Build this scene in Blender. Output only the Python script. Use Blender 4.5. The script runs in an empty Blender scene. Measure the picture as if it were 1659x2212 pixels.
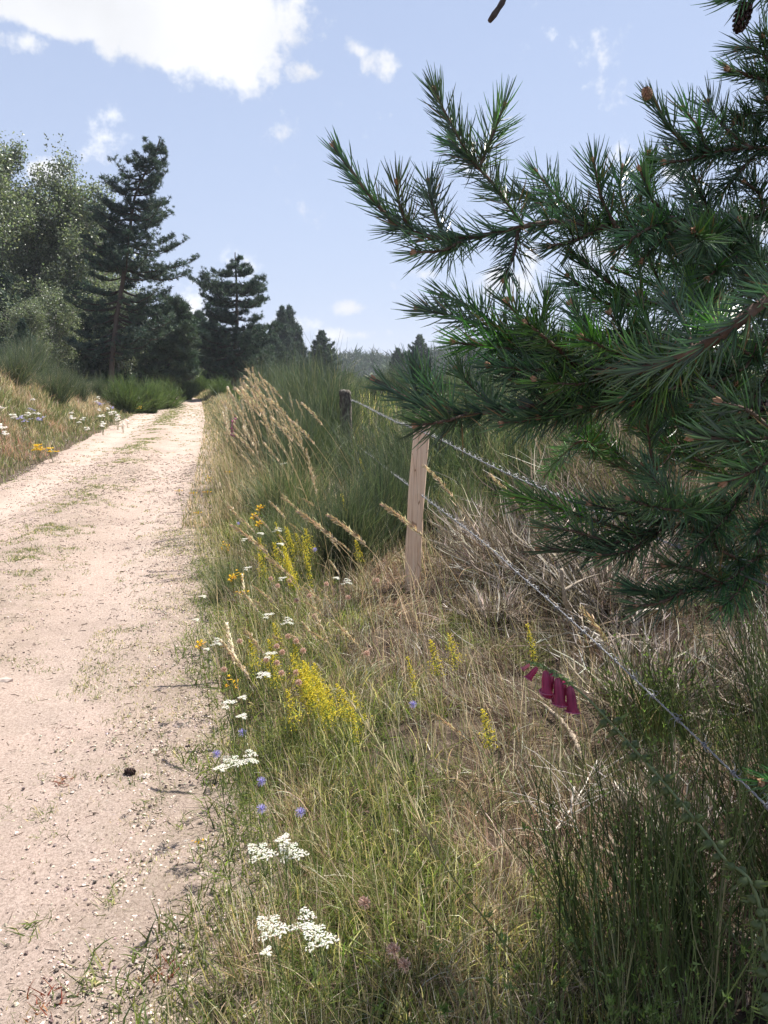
import bpy, math, random
import numpy as np
from mathutils import Vector, Matrix
R = math.radians
rng = np.random.default_rng(7)
random.seed(7)
S = bpy.context.scene
C = S.collection

# ------------------------------------------------------------------ camera
EYE, PITCH = 1.6, 10.0
FD, CU, CV = 1671.0, 829.5, 1106.0          # focal length and centre in the pixels I measured the photo in (1659 x 2212)
cd = bpy.data.cameras.new('camera'); cam = bpy.data.objects.new('camera', cd); C.objects.link(cam)
cam.location = (0, 0, EYE); cam.rotation_euler = (R(90 - PITCH), 0, 0)
cd.sensor_fit = 'VERTICAL'; cd.sensor_height = 36; cd.lens = 36 * FD / 2212
cd.clip_start = .05; cd.clip_end = 6000
S.camera = cam

# ------------------------------------------------------------------ light
SUN_AZ, SUN_EL = 48.0, 58.0                  # azimuth clockwise from the view direction (+Y)
SKY_STRENGTH, SUN_STRENGTH, EXPOSURE = .066, 5.0, 1.1
sd = Vector((math.sin(R(SUN_AZ)) * math.cos(R(SUN_EL)), math.cos(R(SUN_AZ)) * math.cos(R(SUN_EL)), math.sin(R(SUN_EL))))
sl = bpy.data.lights.new('sun', 'SUN'); so = bpy.data.objects.new('sun', sl); C.objects.link(so)
sl.energy = SUN_STRENGTH; sl.angle = R(.5); sl.color = (1, .955, .89)
so.rotation_euler = (-sd).to_track_quat('-Z', 'Y').to_euler(); so.location = (10, 10, 30)
S.view_settings.view_transform = 'Standard'; S.view_settings.look = 'None'
S.view_settings.exposure = EXPOSURE; S.view_settings.gamma = 1; S.view_settings.use_curve_mapping = False
try:
    S.cycles.max_bounces = 8; S.cycles.transparent_max_bounces = 8; S.cycles.transmission_bounces = 4
    S.cycles.volume_bounces = 0; S.cycles.diffuse_bounces = 3
except Exception: pass


def ray(u, v):
    x = (u - CU) / FD; t = (CV - v) / FD; c, s = math.cos(R(PITCH)), math.sin(R(PITCH))
    return np.array([x, c + t * s, -s + t * c])
CAM = np.array([0, 0, EYE])
def P(u, v, d): return CAM + d * ray(u, v)

W = bpy.data.worlds.new('World'); S.world = W; W.use_nodes = True
def world():
    nt = W.node_tree; nt.nodes.clear(); N = nt.nodes.new; L = nt.links.new
    def M(op, a, b=None, c=None):
        n = N('ShaderNodeMath'); n.operation = op
        for i, q in enumerate((a, b, c)):
            if q is None: continue
            if isinstance(q, (int, float)): n.inputs[i].default_value = q
            else: L(q, n.inputs[i])
        return n.outputs[0]
    out = N('ShaderNodeOutputWorld'); bg = N('ShaderNodeBackground'); L(bg.outputs[0], out.inputs[0])
    sky = N('ShaderNodeTexSky'); sky.sky_type = 'NISHITA'; sky.sun_disc = False
    sky.sun_elevation = R(SUN_EL); sky.sun_rotation = R(SUN_AZ)
    sky.air_density = 1.0; sky.dust_density = 1.6; sky.ozone_density = 2.2; sky.altitude = 900
    tc = N('ShaderNodeTexCoord'); sp = N('ShaderNodeSeparateXYZ'); L(tc.outputs['Generated'], sp.inputs[0])
    az = M('ARCTAN2', sp.outputs[0], sp.outputs[1]); el = M('ARCSINE', sp.outputs[2])
    cb = N('ShaderNodeCombineXYZ'); L(az, cb.inputs[0]); L(el, cb.inputs[1])
    n1 = N('ShaderNodeTexNoise'); n1.inputs['Scale'].default_value = 13; n1.inputs['Detail'].default_value = 9; n1.inputs['Roughness'].default_value = .62
    L(cb.outputs[0], n1.inputs['Vector'])
    n2 = N('ShaderNodeTexNoise'); n2.inputs['Scale'].default_value = 3.1; n2.inputs['Detail'].default_value = 5
    L(cb.outputs[0], n2.inputs['Vector'])
    def ang(u, v):
        r = ray(u, v); return math.atan2(r[0], r[1]), math.asin(r[2] / np.linalg.norm(r))
    field = None
    # clouds: pixel centre, half sizes, weight
    for (u, v, ru, rv, w) in [(420, 40, 300, 190, 2.2), (500, 60, 180, 190, 2.0), (130, 15, 240, 90, 1.9), (50, 85, 80, 45, .8), (650, 150, 90, 45, .9),
                              (825, 155, 75, 55, .8), (765, 105, 55, 35, .55), (610, 50, 80, 35, .5), (95, 375, 60, 60, 1.2), (258, 250, 55, 30, .3), (360, 242, 35, 14, .3), (930, 590, 90, 26, .7), (1050, 620, 120, 60, .62),
                              (1250, 560, 200, 90, .62), (1440, 370, 60, 36, .6), (755, 665, 110, 26, .8), (770, 722, 110, 22, .7), (430, 680, 80, 66, .8), (600, 700, 110, 36, .55), (1600, 480, 120, 60, .6), (500, -120, 600, 120, .9)]:
        a, e = ang(u, v); a2, e2 = ang(u + ru, v); a3, e3 = ang(u, v - rv)
        s_ = N('ShaderNodeVectorMath'); s_.operation = 'SUBTRACT'; L(cb.outputs[0], s_.inputs[0]); s_.inputs[1].default_value = (a, e, 0)
        m_ = N('ShaderNodeVectorMath'); m_.operation = 'MULTIPLY'; L(s_.outputs[0], m_.inputs[0]); m_.inputs[1].default_value = (1 / max(1e-3, abs(a2 - a)), 1 / max(1e-3, abs(e3 - e)), 0)
        l_ = N('ShaderNodeVectorMath'); l_.operation = 'LENGTH'; L(m_.outputs[0], l_.inputs[0])
        f = M('MULTIPLY', M('SUBTRACT', 1.0, M('POWER', l_.outputs['Value'], 1.25)), w)
        field = f if field is None else M('MAXIMUM', field, f)
    # ordinary scattered clouds everywhere else in the sky (behind and beside the view)
    side = N('ShaderNodeMapRange'); side.interpolation_type = 'SMOOTHSTEP'; L(M('ABSOLUTE', az), side.inputs[0])
    side.inputs[1].default_value = .55; side.inputs[2].default_value = .95
    gen = M('MULTIPLY', M('SUBTRACT', M('MULTIPLY', n2.outputs[0], 3.2), 1.55), side.outputs[0])
    field = M('MAXIMUM', field, gen)
    dens = M('ADD', field, M('MULTIPLY', M('SUBTRACT', n1.outputs[0], .5), 3.4))
    mr = N('ShaderNodeMapRange'); mr.interpolation_type = 'SMOOTHSTEP'; L(dens, mr.inputs[0])
    mr.inputs[1].default_value = .25; mr.inputs[2].default_value = .85
    shade = N('ShaderNodeMapRange'); L(n2.outputs[0], shade.inputs[0]); shade.inputs[1].default_value = .35; shade.inputs[2].default_value = .6; shade.inputs[3].default_value = .82; shade.inputs[4].default_value = 1.1
    cc = N('ShaderNodeVectorMath'); cc.operation = 'SCALE'; cc.inputs[0].default_value = (7.2, 7.3, 7.6); L(shade.outputs[0], cc.inputs['Scale'])
    # thin summer haze veil that whitens the sky towards the horizon
    veil = N('ShaderNodeMix'); veil.data_type = 'RGBA'; L(sky.outputs[0], veil.inputs[6]); veil.inputs[7].default_value = (4.3, 5.0, 6.75, 1)
    vr = N('ShaderNodeMapRange'); L(el, vr.inputs[0]); vr.inputs[1].default_value = 0; vr.inputs[2].default_value = 1.2; vr.inputs[3].default_value = .88; vr.inputs[4].default_value = .15
    L(vr.outputs[0], veil.inputs[0])
    mix = N('ShaderNodeMix'); mix.data_type = 'RGBA'; L(mr.outputs[0], mix.inputs[0]); L(veil.outputs[2], mix.inputs[6]); L(cc.outputs[0], mix.inputs[7])
    L(mix.outputs[2], bg.inputs[0]); bg.inputs[1].default_value = SKY_STRENGTH
world()

# ------------------------------------------------------------------ helpers
def noise2(x, y, seed=0):
    x = np.asarray(x, float); y = np.asarray(y, float)
    xi = np.floor(x).astype(np.int64); yi = np.floor(y).astype(np.int64); fx = x - xi; fy = y - yi
    fx = fx * fx * (3 - 2 * fx); fy = fy * fy * (3 - 2 * fy)
    def h(a, b):
        n = (a * 374761393 + b * 668265263 + seed * 974711) & 0x7fffffff
        n = ((n ^ (n >> 13)) * 1274126177) & 0x7fffffff
        return ((n ^ (n >> 16)) & 0xffff) / 65535.0
    return (h(xi, yi) * (1 - fx) + h(xi + 1, yi) * fx) * (1 - fy) + (h(xi, yi + 1) * (1 - fx) + h(xi + 1, yi + 1) * fx) * fy
def fbm(x, y, o=4, seed=0):
    s = 0; a = .5; t = 0
    for i in range(o):
        s = s + a * noise2(np.asarray(x) * 2 ** i, np.asarray(y) * 2 ** i, seed + i); t += a; a *= .5
    return s / t
def sm(t): t = np.clip(t, 0, 1); return t * t * (3 - 2 * t)

RY = [-3, 0, 1.7, 2.5, 3.4, 5.4, 8.5, 14.8, 28.5, 52, 80, 140]
RX = [-.3, -.42, -.55, -.66, -.95, -1.42, -2.1, -3.4, -6.4, -12, -22, -60]
LY = [-3, 0, 2, 5, 11.5, 15.6, 24, 45, 70, 80, 140]
LX = [-3.3, -3.6, -3.9, -4.4, -5.75, -6.7, -8.6, -13.2, -20, -25.3, -64]
def xr(y): return np.interp(y, RY, RX)
def xl(y): return np.interp(y, LY, LX)
def hgt(x, y):
    x = np.asarray(x, float); y = np.asarray(y, float)
    r = x - xr(y); l = xl(y) - x
    h = .24 * sm((r - .05) / 1.0) * np.interp(y, [0, 2, 5, 9], [.15, .35, .8, 1.0])
    h = h + np.interp(y, [0, 12, 20, 27, 36, 50, 90], [1.9, 1.85, 1.75, 1.3, .9, .6, .3]) * sm((l - .25) / 2.7)
    out = sm((np.maximum(r, l) + .1) / .6)
    h = h + out * (.09 * (fbm(x * .9, y * .9, 3, 5) - .5) + .05 * (fbm(x * 4, y * 4, 2, 9) - .5))
    inroad = (r < 0) & (l < 0)
    c = np.clip((x - xl(y)) / (xr(y) - xl(y)), 0, 1)
    rut = -.035 * np.exp(-((c - .24) / .1) ** 2) - .035 * np.exp(-((c - .76) / .1) ** 2) + .02 * np.exp(-((c - .5) / .12) ** 2)
    h = h + np.where(inroad, rut, 0) + .03 * (fbm(x * .5, y * .5, 2, 3) - .5)
    h = h + 16 * sm((y - 230) / 260) * sm((x - 10) / 90) + 9 * sm((y - 450) / 300)
    return h
def H(x, y): return float(hgt(x, y))
def on_ground(u, v, up=0.):
    r = ray(u, v); d = .5
    while d < 400:
        p = CAM + d * r
        if p[2] <= H(p[0], p[1]) + up: break
        d *= 1.01
    return p[0], p[1], H(p[0], p[1])

MATS = {}
def nt_new(name):
    m = bpy.data.materials.new(name); m.use_nodes = True; nt = m.node_tree; nt.nodes.clear()
    return m, nt
def leafmat(name, transl=.3, rough=.55, spec=.3, tgain=(1.0, 1.15, .55), col=None, noise=None):
    """colour comes from the per-blade 'tint' attribute (or col), part of the light passes through the leaf"""
    if name in MATS: return MATS[name]
    m, nt = nt_new(name); N = nt.nodes.new; L = nt.links.new
    out = N('ShaderNodeOutputMaterial'); b = N('ShaderNodeBsdfPrincipled')
    b.inputs['Roughness'].default_value = rough; b.inputs['Specular IOR Level'].default_value = spec
    if col is None:
        a = N('ShaderNodeAttribute'); a.attribute_name = 'tint'; csrc = a.outputs['Color']
    else:
        a = N('ShaderNodeRGB'); a.outputs[0].default_value = (*col, 1); csrc = a.outputs[0]
    if noise:
        tx = N('ShaderNodeTexNoise'); tx.inputs['Scale'].default_value = noise; tx.inputs['Detail'].default_value = 4
        g = N('ShaderNodeTexCoord'); L(g.outputs['Object'], tx.inputs['Vector'])
        mr = N('ShaderNodeMapRange'); L(tx.outputs[0], mr.inputs[0]); mr.inputs[1].default_value = .3; mr.inputs[2].default_value = .7; mr.inputs[3].default_value = .62; mr.inputs[4].default_value = 1.3
        vm = N('ShaderNodeVectorMath'); vm.operation = 'SCALE'; L(csrc, vm.inputs[0]); L(mr.outputs[0], vm.inputs['Scale']); csrc = vm.outputs[0]
    L(csrc, b.inputs['Base Color'])
    if transl > 0:
        t = N('ShaderNodeBsdfTranslucent'); vm = N('ShaderNodeVectorMath'); vm.operation = 'MULTIPLY'; L(csrc, vm.inputs[0]); vm.inputs[1].default_value = tuple(g_ * 1.5 for g_ in tgain)
        L(vm.outputs[0], t.inputs['Color']); mx = N('ShaderNodeMixShader'); mx.inputs[0].default_value = transl
        L(b.outputs[0], mx.inputs[1]); L(t.outputs[0], mx.inputs[2]); L(mx.outputs[0], out.inputs[0])
    else: L(b.outputs[0], out.inputs[0])
    MATS[name] = m; return m

def ramp(nt, fac, stops):
    r = nt.nodes.new('ShaderNodeValToRGB'); e = r.color_ramp.elements
    while len(e) < len(stops): e.new(.5)
    for i, (p, c) in enumerate(stops): e[i].position = p; e[i].color = (*c, 1)
    nt.links.new(fac, r.inputs[0]); return r.outputs[0]
def tex(nt, scale, detail=6, rough=.6, kind='noise', coord='Object', sc=None):
    g = nt.nodes.new('ShaderNodeTexCoord'); v = g.outputs[coord]
    if sc:
        mp = nt.nodes.new('ShaderNodeMapping'); mp.inputs['Scale'].default_value = sc; nt.links.new(v, mp.inputs[0]); v = mp.outputs[0]
    if kind == 'noise':
        t = nt.nodes.new('ShaderNodeTexNoise'); t.inputs['Scale'].default_value = scale; t.inputs['Detail'].default_value = detail; t.inputs['Roughness'].default_value = rough
        nt.links.new(v, t.inputs['Vector']); return t.outputs[0]
    t = nt.nodes.new('ShaderNodeTexVoronoi'); t.inputs['Scale'].default_value = scale; nt.links.new(v, t.inputs['Vector']); return t
def surfmat(name, stops, scale, rough=.85, bump=.4, bscale=None, sc=None, spec=.25, second=None, bdist=.01):
    if name in MATS: return MATS[name]
    m, nt = nt_new(name); N = nt.nodes.new; L = nt.links.new
    out = N('ShaderNodeOutputMaterial'); b = N('ShaderNodeBsdfPrincipled'); L(b.outputs[0], out.inputs[0])
    b.inputs['Roughness'].default_value = rough; b.inputs['Specular IOR Level'].default_value = spec
    c = ramp(nt, tex(nt, scale, 8, .65, sc=sc), stops)
    if second:
        s2, st2, amt = second
        c2 = ramp(nt, tex(nt, s2, 5, .6), st2)
        mx = N('ShaderNodeMix'); mx.data_type = 'RGBA'; mx.blend_type = 'MULTIPLY'; mx.inputs[0].default_value = amt; L(c, mx.inputs[6]); L(c2, mx.inputs[7]); c = mx.outputs[2]
    L(c, b.inputs['Base Color'])
    bp = N('ShaderNodeBump'); bp.inputs['Strength'].default_value = bump; bp.inputs['Distance'].default_value = bdist
    L(tex(nt, bscale or scale * 2, 8, .7, sc=sc), bp.inputs['Height']); L(bp.outputs[0], b.inputs['Normal'])
    MATS[name] = m; return m

class Bag:
    def __init__(s): s.V = []; s.F = []; s.K = []; s.n = 0
    def add(s, V, F, K):
        V = np.asarray(V, float).reshape(-1, 3); F = np.asarray(F, np.int64).reshape(-1, 3)
        K = np.asarray(K, float)
        if K.ndim == 1: K = np.broadcast_to(K, (len(V), 3))
        s.V.append(V); s.F.append(F + s.n); s.K.append(K); s.n += len(V)
    def data(s, name, mat, smooth=False):
        V = np.concatenate(s.V).astype(np.float32); F = np.concatenate(s.F).astype(np.int32); K = np.concatenate(s.K)
        me = bpy.data.meshes.new(name); me.vertices.add(len(V)); me.vertices.foreach_set('co', V.ravel())
        me.loops.add(F.size); me.loops.foreach_set('vertex_index', F.ravel())
        me.polygons.add(len(F)); me.polygons.foreach_set('loop_start', np.arange(0, F.size, 3, dtype=np.int32))
        me.polygons.foreach_set('use_smooth', np.full(len(F), smooth))
        a = me.attributes.new('tint', 'FLOAT_COLOR', 'POINT')
        a.data.foreach_set('color', np.concatenate([np.clip(K, 0, 1), np.ones((len(K), 1))], 1).astype(np.float32).ravel())
        me.update(calc_edges=True); me.materials.append(mat); return me
    def build(s, name, mat, parent=None, smooth=False, loc=None):
        return mk(name, s.data(name, mat, smooth), parent, loc)
def mk(name, me, parent=None, loc=None, rz=0, sc=1):
    o = bpy.data.objects.new(name, me); C.objects.link(o)
    if parent: o.parent = parent
    if loc is not None: o.location = loc
    o.rotation_euler = (0, 0, rz); o.scale = (sc, sc, sc); return o
def tag(o, label=None, cat=None, group=None, kind=None):
    for k, v in (('label', label), ('category', cat), ('group', group), ('kind', kind)):
        if v: o[k] = v
    return o
def thing(name, label, cat, loc=(0, 0, 0), rz=0, group=None):
    o = mk(name, None, None, loc, rz); return tag(o, label, cat, group)
def dup(root, loc, rz=0, sc=1, label=None, group=None):
    r = root.copy(); C.objects.link(r); r.location = loc; r.rotation_euler = (0, 0, rz); r.scale = (sc, sc, sc)
    if label: r['label'] = label
    if group: r['group'] = group
    for ch in list(root.children):
        c = ch.copy(); C.objects.link(c); c.parent = r
        for g in ch.children:
            d = g.copy(); C.objects.link(d); d.parent = c
    return r

def nrm(a): return a / np.maximum(np.linalg.norm(a, axis=-1, keepdims=True), 1e-9)
def tubes(pts, rad, K, sides=3, cap=False):
    """pts (n,k,3), rad (n,k) -> a tube round every polyline"""
    pts = np.asarray(pts, float); n, k, _ = pts.shape; rad = np.broadcast_to(rad, (n, k))
    T = nrm(np.gradient(pts, axis=1))
    ref = np.where(np.abs(T[:, :1, 2:3]) > .8, np.array([1., 0, 0]), np.array([0, 0, 1.])) * np.ones_like(T)
    A = nrm(np.cross(T, ref)); B = np.cross(T, A)
    th = np.arange(sides) * 2 * np.pi / sides
    V = pts[:, :, None] + rad[:, :, None, None] * (A[:, :, None] * np.cos(th)[:, None] + B[:, :, None] * np.sin(th)[:, None])
    V = V.reshape(n, -1, 3)
    f = []
    for i in range(k - 1):
        for j in range(sides):
            a = i * sides + j; b = i * sides + (j + 1) % sides; c = a + sides; d = b + sides
            f += [(a, b, d), (a, d, c)]
    if cap:
        for j in range(1, sides - 1): f += [((k - 1) * sides, (k - 1) * sides + j, (k - 1) * sides + j + 1), (0, j + 1, j)]
    f = np.array(f); F = (f[None] + (np.arange(n) * k * sides)[:, None, None]).reshape(-1, 3)
    K = np.asarray(K, float)
    if K.ndim == 2: K = np.repeat(K, k * sides, 0)
    return V.reshape(-1, 3), F, K
def arcs(root, az, lean, curl, length, k=4):
    """curved centre lines: lean (from vertical) grows by curl along the blade"""
    root = np.asarray(root, float); n = len(root); t = np.linspace(0, 1, k)
    th = lean[:, None] + curl[:, None] * t[None]
    ds = (length / (k - 1))[:, None]
    hx = np.cumsum(np.concatenate([np.zeros((n, 1)), (np.sin(th) * ds)[:, :-1]], 1), 1)
    hz = np.cumsum(np.concatenate([np.zeros((n, 1)), (np.cos(th) * ds)[:, :-1]], 1), 1)
    return np.stack([root[:, :1] + hx * np.cos(az)[:, None], root[:, 1:2] + hx * np.sin(az)[:, None], root[:, 2:3] + hz], -1)
def ribbons(pts, wid, K, tip=0.0):
    """flat tapering blades along centre lines (n,k,3)"""
    n, k, _ = pts.shape; T = nrm(np.gradient(pts, axis=1)); a = rng.random(n) * 2 * np.pi
    ref = np.stack([np.cos(a), np.sin(a), rng.normal(0, .3, n)], -1)[:, None] * np.ones((n, k, 1))
    A = nrm(np.cross(T, ref)); t = np.linspace(0, 1, k)
    w = np.asarray(wid)[:, None] * (1 - (1 - tip) * t ** 1.6)[None] * .5
    V = np.stack([pts - A * w[..., None], pts + A * w[..., None]], 2)[:, :, :, :].reshape(n, 2 * k, 3)
    V = V[:, :2 * k - 1] if tip == 0 else V
    if tip == 0: V[:, -1] = pts[:, -1]
    m = V.shape[1]; f = []
    for i in range(k - 1):
        a0 = 2 * i
        if tip == 0 and i == k - 2: f += [(a0, a0 + 1, a0 + 2)]
        else: f += [(a0, a0 + 1, a0 + 3), (a0, a0 + 3, a0 + 2)]
    F = (np.array(f)[None] + (np.arange(n) * m)[:, None, None]).reshape(-1, 3)
    K = np.asarray(K, float)
    if K.ndim == 2: K = np.repeat(K, m, 0)
    return V.reshape(-1, 3), F, K
def pick(cols, wts, n, var=.18):
    cols = np.array(cols, float); wts = np.array(wts, float); i = rng.choice(len(cols), n, p=wts / wts.sum())
    return np.clip(cols[i] * (1 + rng.normal(0, var, (n, 1))) * (1 + rng.normal(0, .05, (n, 3))), .01, .9)
def inst(V0, F0, pos, rot, sc, K):
    """template V0,F0 copied to every pos with rotation matrices rot (n,3,3)"""
    n = len(pos); m = len(V0)
    V = np.einsum('nij,mj->nmi', rot, V0) * np.asarray(sc).reshape(-1, 1, 1) + np.asarray(pos)[:, None]
    F = (F0[None] + (np.arange(n) * m)[:, None, None]).reshape(-1, 3)
    K = np.asarray(K, float)
    if K.ndim == 2: K = np.repeat(K, m, 0)
    return V.reshape(-1, 3), F, K
def frames(Z, spin=None):
    Z = nrm(np.asarray(Z, float)); n = len(Z)
    ref = np.where(np.abs(Z[:, 2:3]) > .9, np.array([1., 0, 0]), np.array([0, 0, 1.]))
    X = nrm(np.cross(ref, Z)); Y = np.cross(Z, X)
    if spin is None: spin = rng.random(n) * 6.283
    c, s = np.cos(spin)[:, None], np.sin(spin)[:, None]
    X2 = X * c + Y * s; Y2 = -X * s + Y * c
    return np.stack([X2, Y2, Z], -1)
def curve(pts, n):
    """smooth resampling of a short polyline"""
    p = np.asarray(pts, float); d = np.r_[0, np.cumsum(np.linalg.norm(np.diff(p, axis=0), axis=1))]
    if len(p) > 2:
        q = [p[0]]
        for i in range(len(p) - 1):
            p0 = p[max(i - 1, 0)]; p1 = p[i]; p2 = p[i + 1]; p3 = p[min(i + 2, len(p) - 1)]
            for t in (np.arange(8) + 1) / 8:
                q.append(.5 * (2 * p1 + (p2 - p0) * t + (2 * p0 - 5 * p1 + 4 * p2 - p3) * t * t + (3 * p1 - p0 - 3 * p2 + p3) * t ** 3))
        p = np.array(q); d = np.r_[0, np.cumsum(np.linalg.norm(np.diff(p, axis=0), axis=1))]
    s = np.linspace(0, d[-1], n); return np.stack([np.interp(s, d, p[:, i]) for i in range(3)], -1)

STRAW, PALE, PINK, RUST = (.50, .40, .24), (.62, .52, .36), (.46, .30, .21), (.45, .19, .08)
GREEN, OLIVE, LIME, DARKG = (.115, .15, .05), (.20, .205, .09), (.22, .26, .08), (.055, .075, .035)
m_blade = leafmat('grass_blade', .35, .5, .35)
m_straw = leafmat('dry_straw', .3, .45, .4, (1.0, .97, .86))
m_twig = leafmat('twig_bark', 0, .75, .25, noise=60)
m_broom = leafmat('broom_twig', .18, .5, .35)
m_needle = leafmat('pine_needle', .36, .30, .7, (.9, 1.25, .45))
m_farneedle = leafmat('far_needle', .14, .6, .25, (.9, 1.1, .6))
m_leaf = leafmat('tree_leaf', .34, .42, .5, (1, 1.1, .6))
m_petal = leafmat('petal', .25, .6, .2, (1, 1, 1))
m_bark = surfmat('pine_bark', [(.3, (.06, .042, .032)), (.55, (.16, .105, .075)), (.75, (.27, .20, .155))], 22, .9, .8, 30, sc=(1, 1, .4))

# ------------------------------------------------------------------ ground, track
def ground():
    def axis(lo, hi, c, d0, g):
        a = [c]; d = d0
        while a[-1] < hi: a.append(a[-1] + d); d *= g
        b = [c]; d = d0
        while b[-1] > lo: b.append(b[-1] - d); d *= g
        return np.array(b[::-1][:-1] + a)
    xs = axis(-900, 900, -1.5, .07, 1.035); ys = axis(-40, 1600, 2.5, .07, 1.028)
    X, Y = np.meshgrid(xs, ys); Z = hgt(X, Y)
    inr = (X > xl(Y) + .25) & (X < xr(Y) - .25) & (Y > -5) & (Y < 130); Z = np.where(inr, Z - .06, Z)
    nx, ny = len(xs), len(ys); i = (np.arange(ny - 1)[:, None] * nx + np.arange(nx - 1)[None]).ravel()
    F = np.concatenate([np.stack([i, i + 1, i + nx + 1], -1), np.stack([i, i + nx + 1, i + nx], -1)])
    b = Bag(); b.add(np.stack([X, Y, Z], -1), F, (.3, .2, .1))
    m, nt = nt_new('dry_ground'); N = nt.nodes.new; L = nt.links.new
    out = N('ShaderNodeOutputMaterial'); p = N('ShaderNodeBsdfPrincipled'); L(p.outputs[0], out.inputs[0]); p.inputs['Roughness'].default_value = .95; p.inputs['Specular IOR Level'].default_value = .15
    near = ramp(nt, tex(nt, 18, 10, .75), [(.3, (.03, .022, .016)), (.5, (.08, .058, .042)), (.62, (.15, .11, .08)), (.75, (.28, .23, .18))])
    far = ramp(nt, tex(nt, .12, 10, .7), [(.35, (.05, .07, .03)), (.5, (.10, .12, .05)), (.65, (.26, .22, .11))])
    g = N('ShaderNodeTexCoord'); s_ = N('ShaderNodeSeparateXYZ'); L(g.outputs['Object'], s_.inputs[0])
    mr = N('ShaderNodeMapRange'); L(s_.outputs[1], mr.inputs[0]); mr.inputs[1].default_value = 20; mr.inputs[2].default_value = 60
    mx = N('ShaderNodeMix'); mx.data_type = 'RGBA'; L(mr.outputs[0], mx.inputs[0]); L(near, mx.inputs[6]); L(far, mx.inputs[7]); L(mx.outputs[2], p.inputs['Base Color'])
    bp = N('ShaderNodeBump'); bp.inputs['Strength'].default_value = .9; bp.inputs['Distance'].default_value = .02; L(tex(nt, 60, 8, .7), bp.inputs['Height']); L(bp.outputs[0], p.inputs['Normal'])
    o = b.build('ground', m, smooth=True); tag(o, kind='structure')
ground()

def track():
    ys = [-2.0]; d = .05
    while ys[-1] < 125:
        ys.append(ys[-1] + d); d = max(.025, .012 * max(ys[-1], 0))
    ys = np.array(ys); nx = 130
    t = np.linspace(0, 1, nx)[None]
    ed = .22 * (fbm(ys * 1.3, ys * 0, 4, 31) - .5); ed2 = .3 * (fbm(ys * 1.3, ys * 0, 4, 41) - .5)
    a = (xl(ys) - .05 + ed2)[:, None]; b_ = (xr(ys) + .38 + ed * 1.8)[:, None]
    X = a + (b_ - a) * t; Y = ys[:, None] * np.ones_like(X)
    Z = hgt(X, Y) + .006 + .016 * (fbm(X * 7, Y * 7, 3, 51) - .5) + .012 * np.abs(fbm(X * 26, Y * 26, 2, 61) - .5)
    edge = np.minimum(t, 1 - t) * 3.3; Z = Z - .03 * (1 - sm(edge / .15))
    ny = len(ys); i = (np.arange(ny - 1)[:, None] * nx + np.arange(nx - 1)[None]).ravel()
    F = np.concatenate([np.stack([i, i + 1, i + nx + 1], -1), np.stack([i, i + nx + 1, i + nx], -1)])
    b = Bag(); cc = np.broadcast_to(t, X.shape).reshape(-1, 1)
    b.add(np.stack([X, Y, Z], -1), F, np.concatenate([cc, cc * 0, cc * 0], 1))
    m, nt = nt_new('pink_granite_sand'); N = nt.nodes.new; L = nt.links.new
    out = N('ShaderNodeOutputMaterial'); p = N('ShaderNodeBsdfPrincipled'); L(p.outputs[0], out.inputs[0]); p.inputs['Roughness'].default_value = .92; p.inputs['Specular IOR Level'].default_value = .2
    c1 = ramp(nt, tex(nt, 90, 10, .8), [(.34, (.15, .12, .10)), (.44, (.39, .305, .26)), (.54, (.545, .435, .375)), (.70, (.69, .585, .52))])  # darkest stop paints the shaded sides of the grains as speckles
    c2 = ramp(nt, tex(nt, 1.1, 6, .65), [(.3, (.72, .70, .68)), (.5, (.92, .91, .89)), (.66, (1, .96, .94))])
    mx = N('ShaderNodeMix'); mx.data_type = 'RGBA'; mx.blend_type = 'MULTIPLY'; mx.inputs[0].default_value = 1; L(c1, mx.inputs[6]); L(c2, mx.inputs[7])
    # thin plant litter and dirt: on the middle strip, and more of it further out
    at = N('ShaderNodeAttribute'); at.attribute_name = 'tint'; s_ = N('ShaderNodeSeparateColor'); L(at.outputs['Color'], s_.inputs[0])
    band = ramp(nt, s_.outputs[0], [(0, (.5, .5, .5)), (.07, (.06, .06, .06)), (.36, (.05, .05, .05)), (.48, (.42, .42, .42)), (.56, (.42, .42, .42)), (.64, (.05, .05, .05)), (.80, (.15, .15, .15)), (.92, (.45, .45, .45)), (1, (.8, .8, .8))])
    nz = ramp(nt, tex(nt, 7, 9, .75), [(.42, (0, 0, 0)), (.62, (1, 1, 1))])
    mm = N('ShaderNodeMath'); mm.operation = 'MULTIPLY'; L(band, mm.inputs[0]); L(nz, mm.inputs[1])
    m2 = N('ShaderNodeMix'); m2.data_type = 'RGBA'; L(mm.outputs[0], m2.inputs[0]); L(mx.outputs[2], m2.inputs[6]); m2.inputs[7].default_value = (.25, .21, .14, 1)
    wb = ramp(nt, s_.outputs[0], [(.12, (.84, .83, .82)), (.24, (1.0, 1.0, 1.0)), (.38, (.84, .83, .82)), (.60, (.84, .83, .82)), (.75, (1.0, 1.0, 1.0)), (.88, (.82, .81, .79))])
    m3 = N('ShaderNodeMix'); m3.data_type = 'RGBA'; m3.blend_type = 'MULTIPLY'; m3.inputs[0].default_value = 1; L(m2.outputs[2], m3.inputs[6]); L(wb, m3.inputs[7]); L(m3.outputs[2], p.inputs['Base Color'])
    v = tex(nt, 48, 12, .9); v2 = tex(nt, 210, 8, .8)
    ad = N('ShaderNodeMath'); ad.operation = 'ADD'; L(v, ad.inputs[0]); L(v2, ad.inputs[1])
    bp = N('ShaderNodeBump'); bp.inputs['Strength'].default_value = .75; bp.inputs['Distance'].default_value = .014; L(ad.outputs[0], bp.inputs['Height']); L(bp.outputs[0], p.inputs['Normal'])
    o = b.build('track', m, smooth=True); tag(o, kind='structure')
track()

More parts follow.
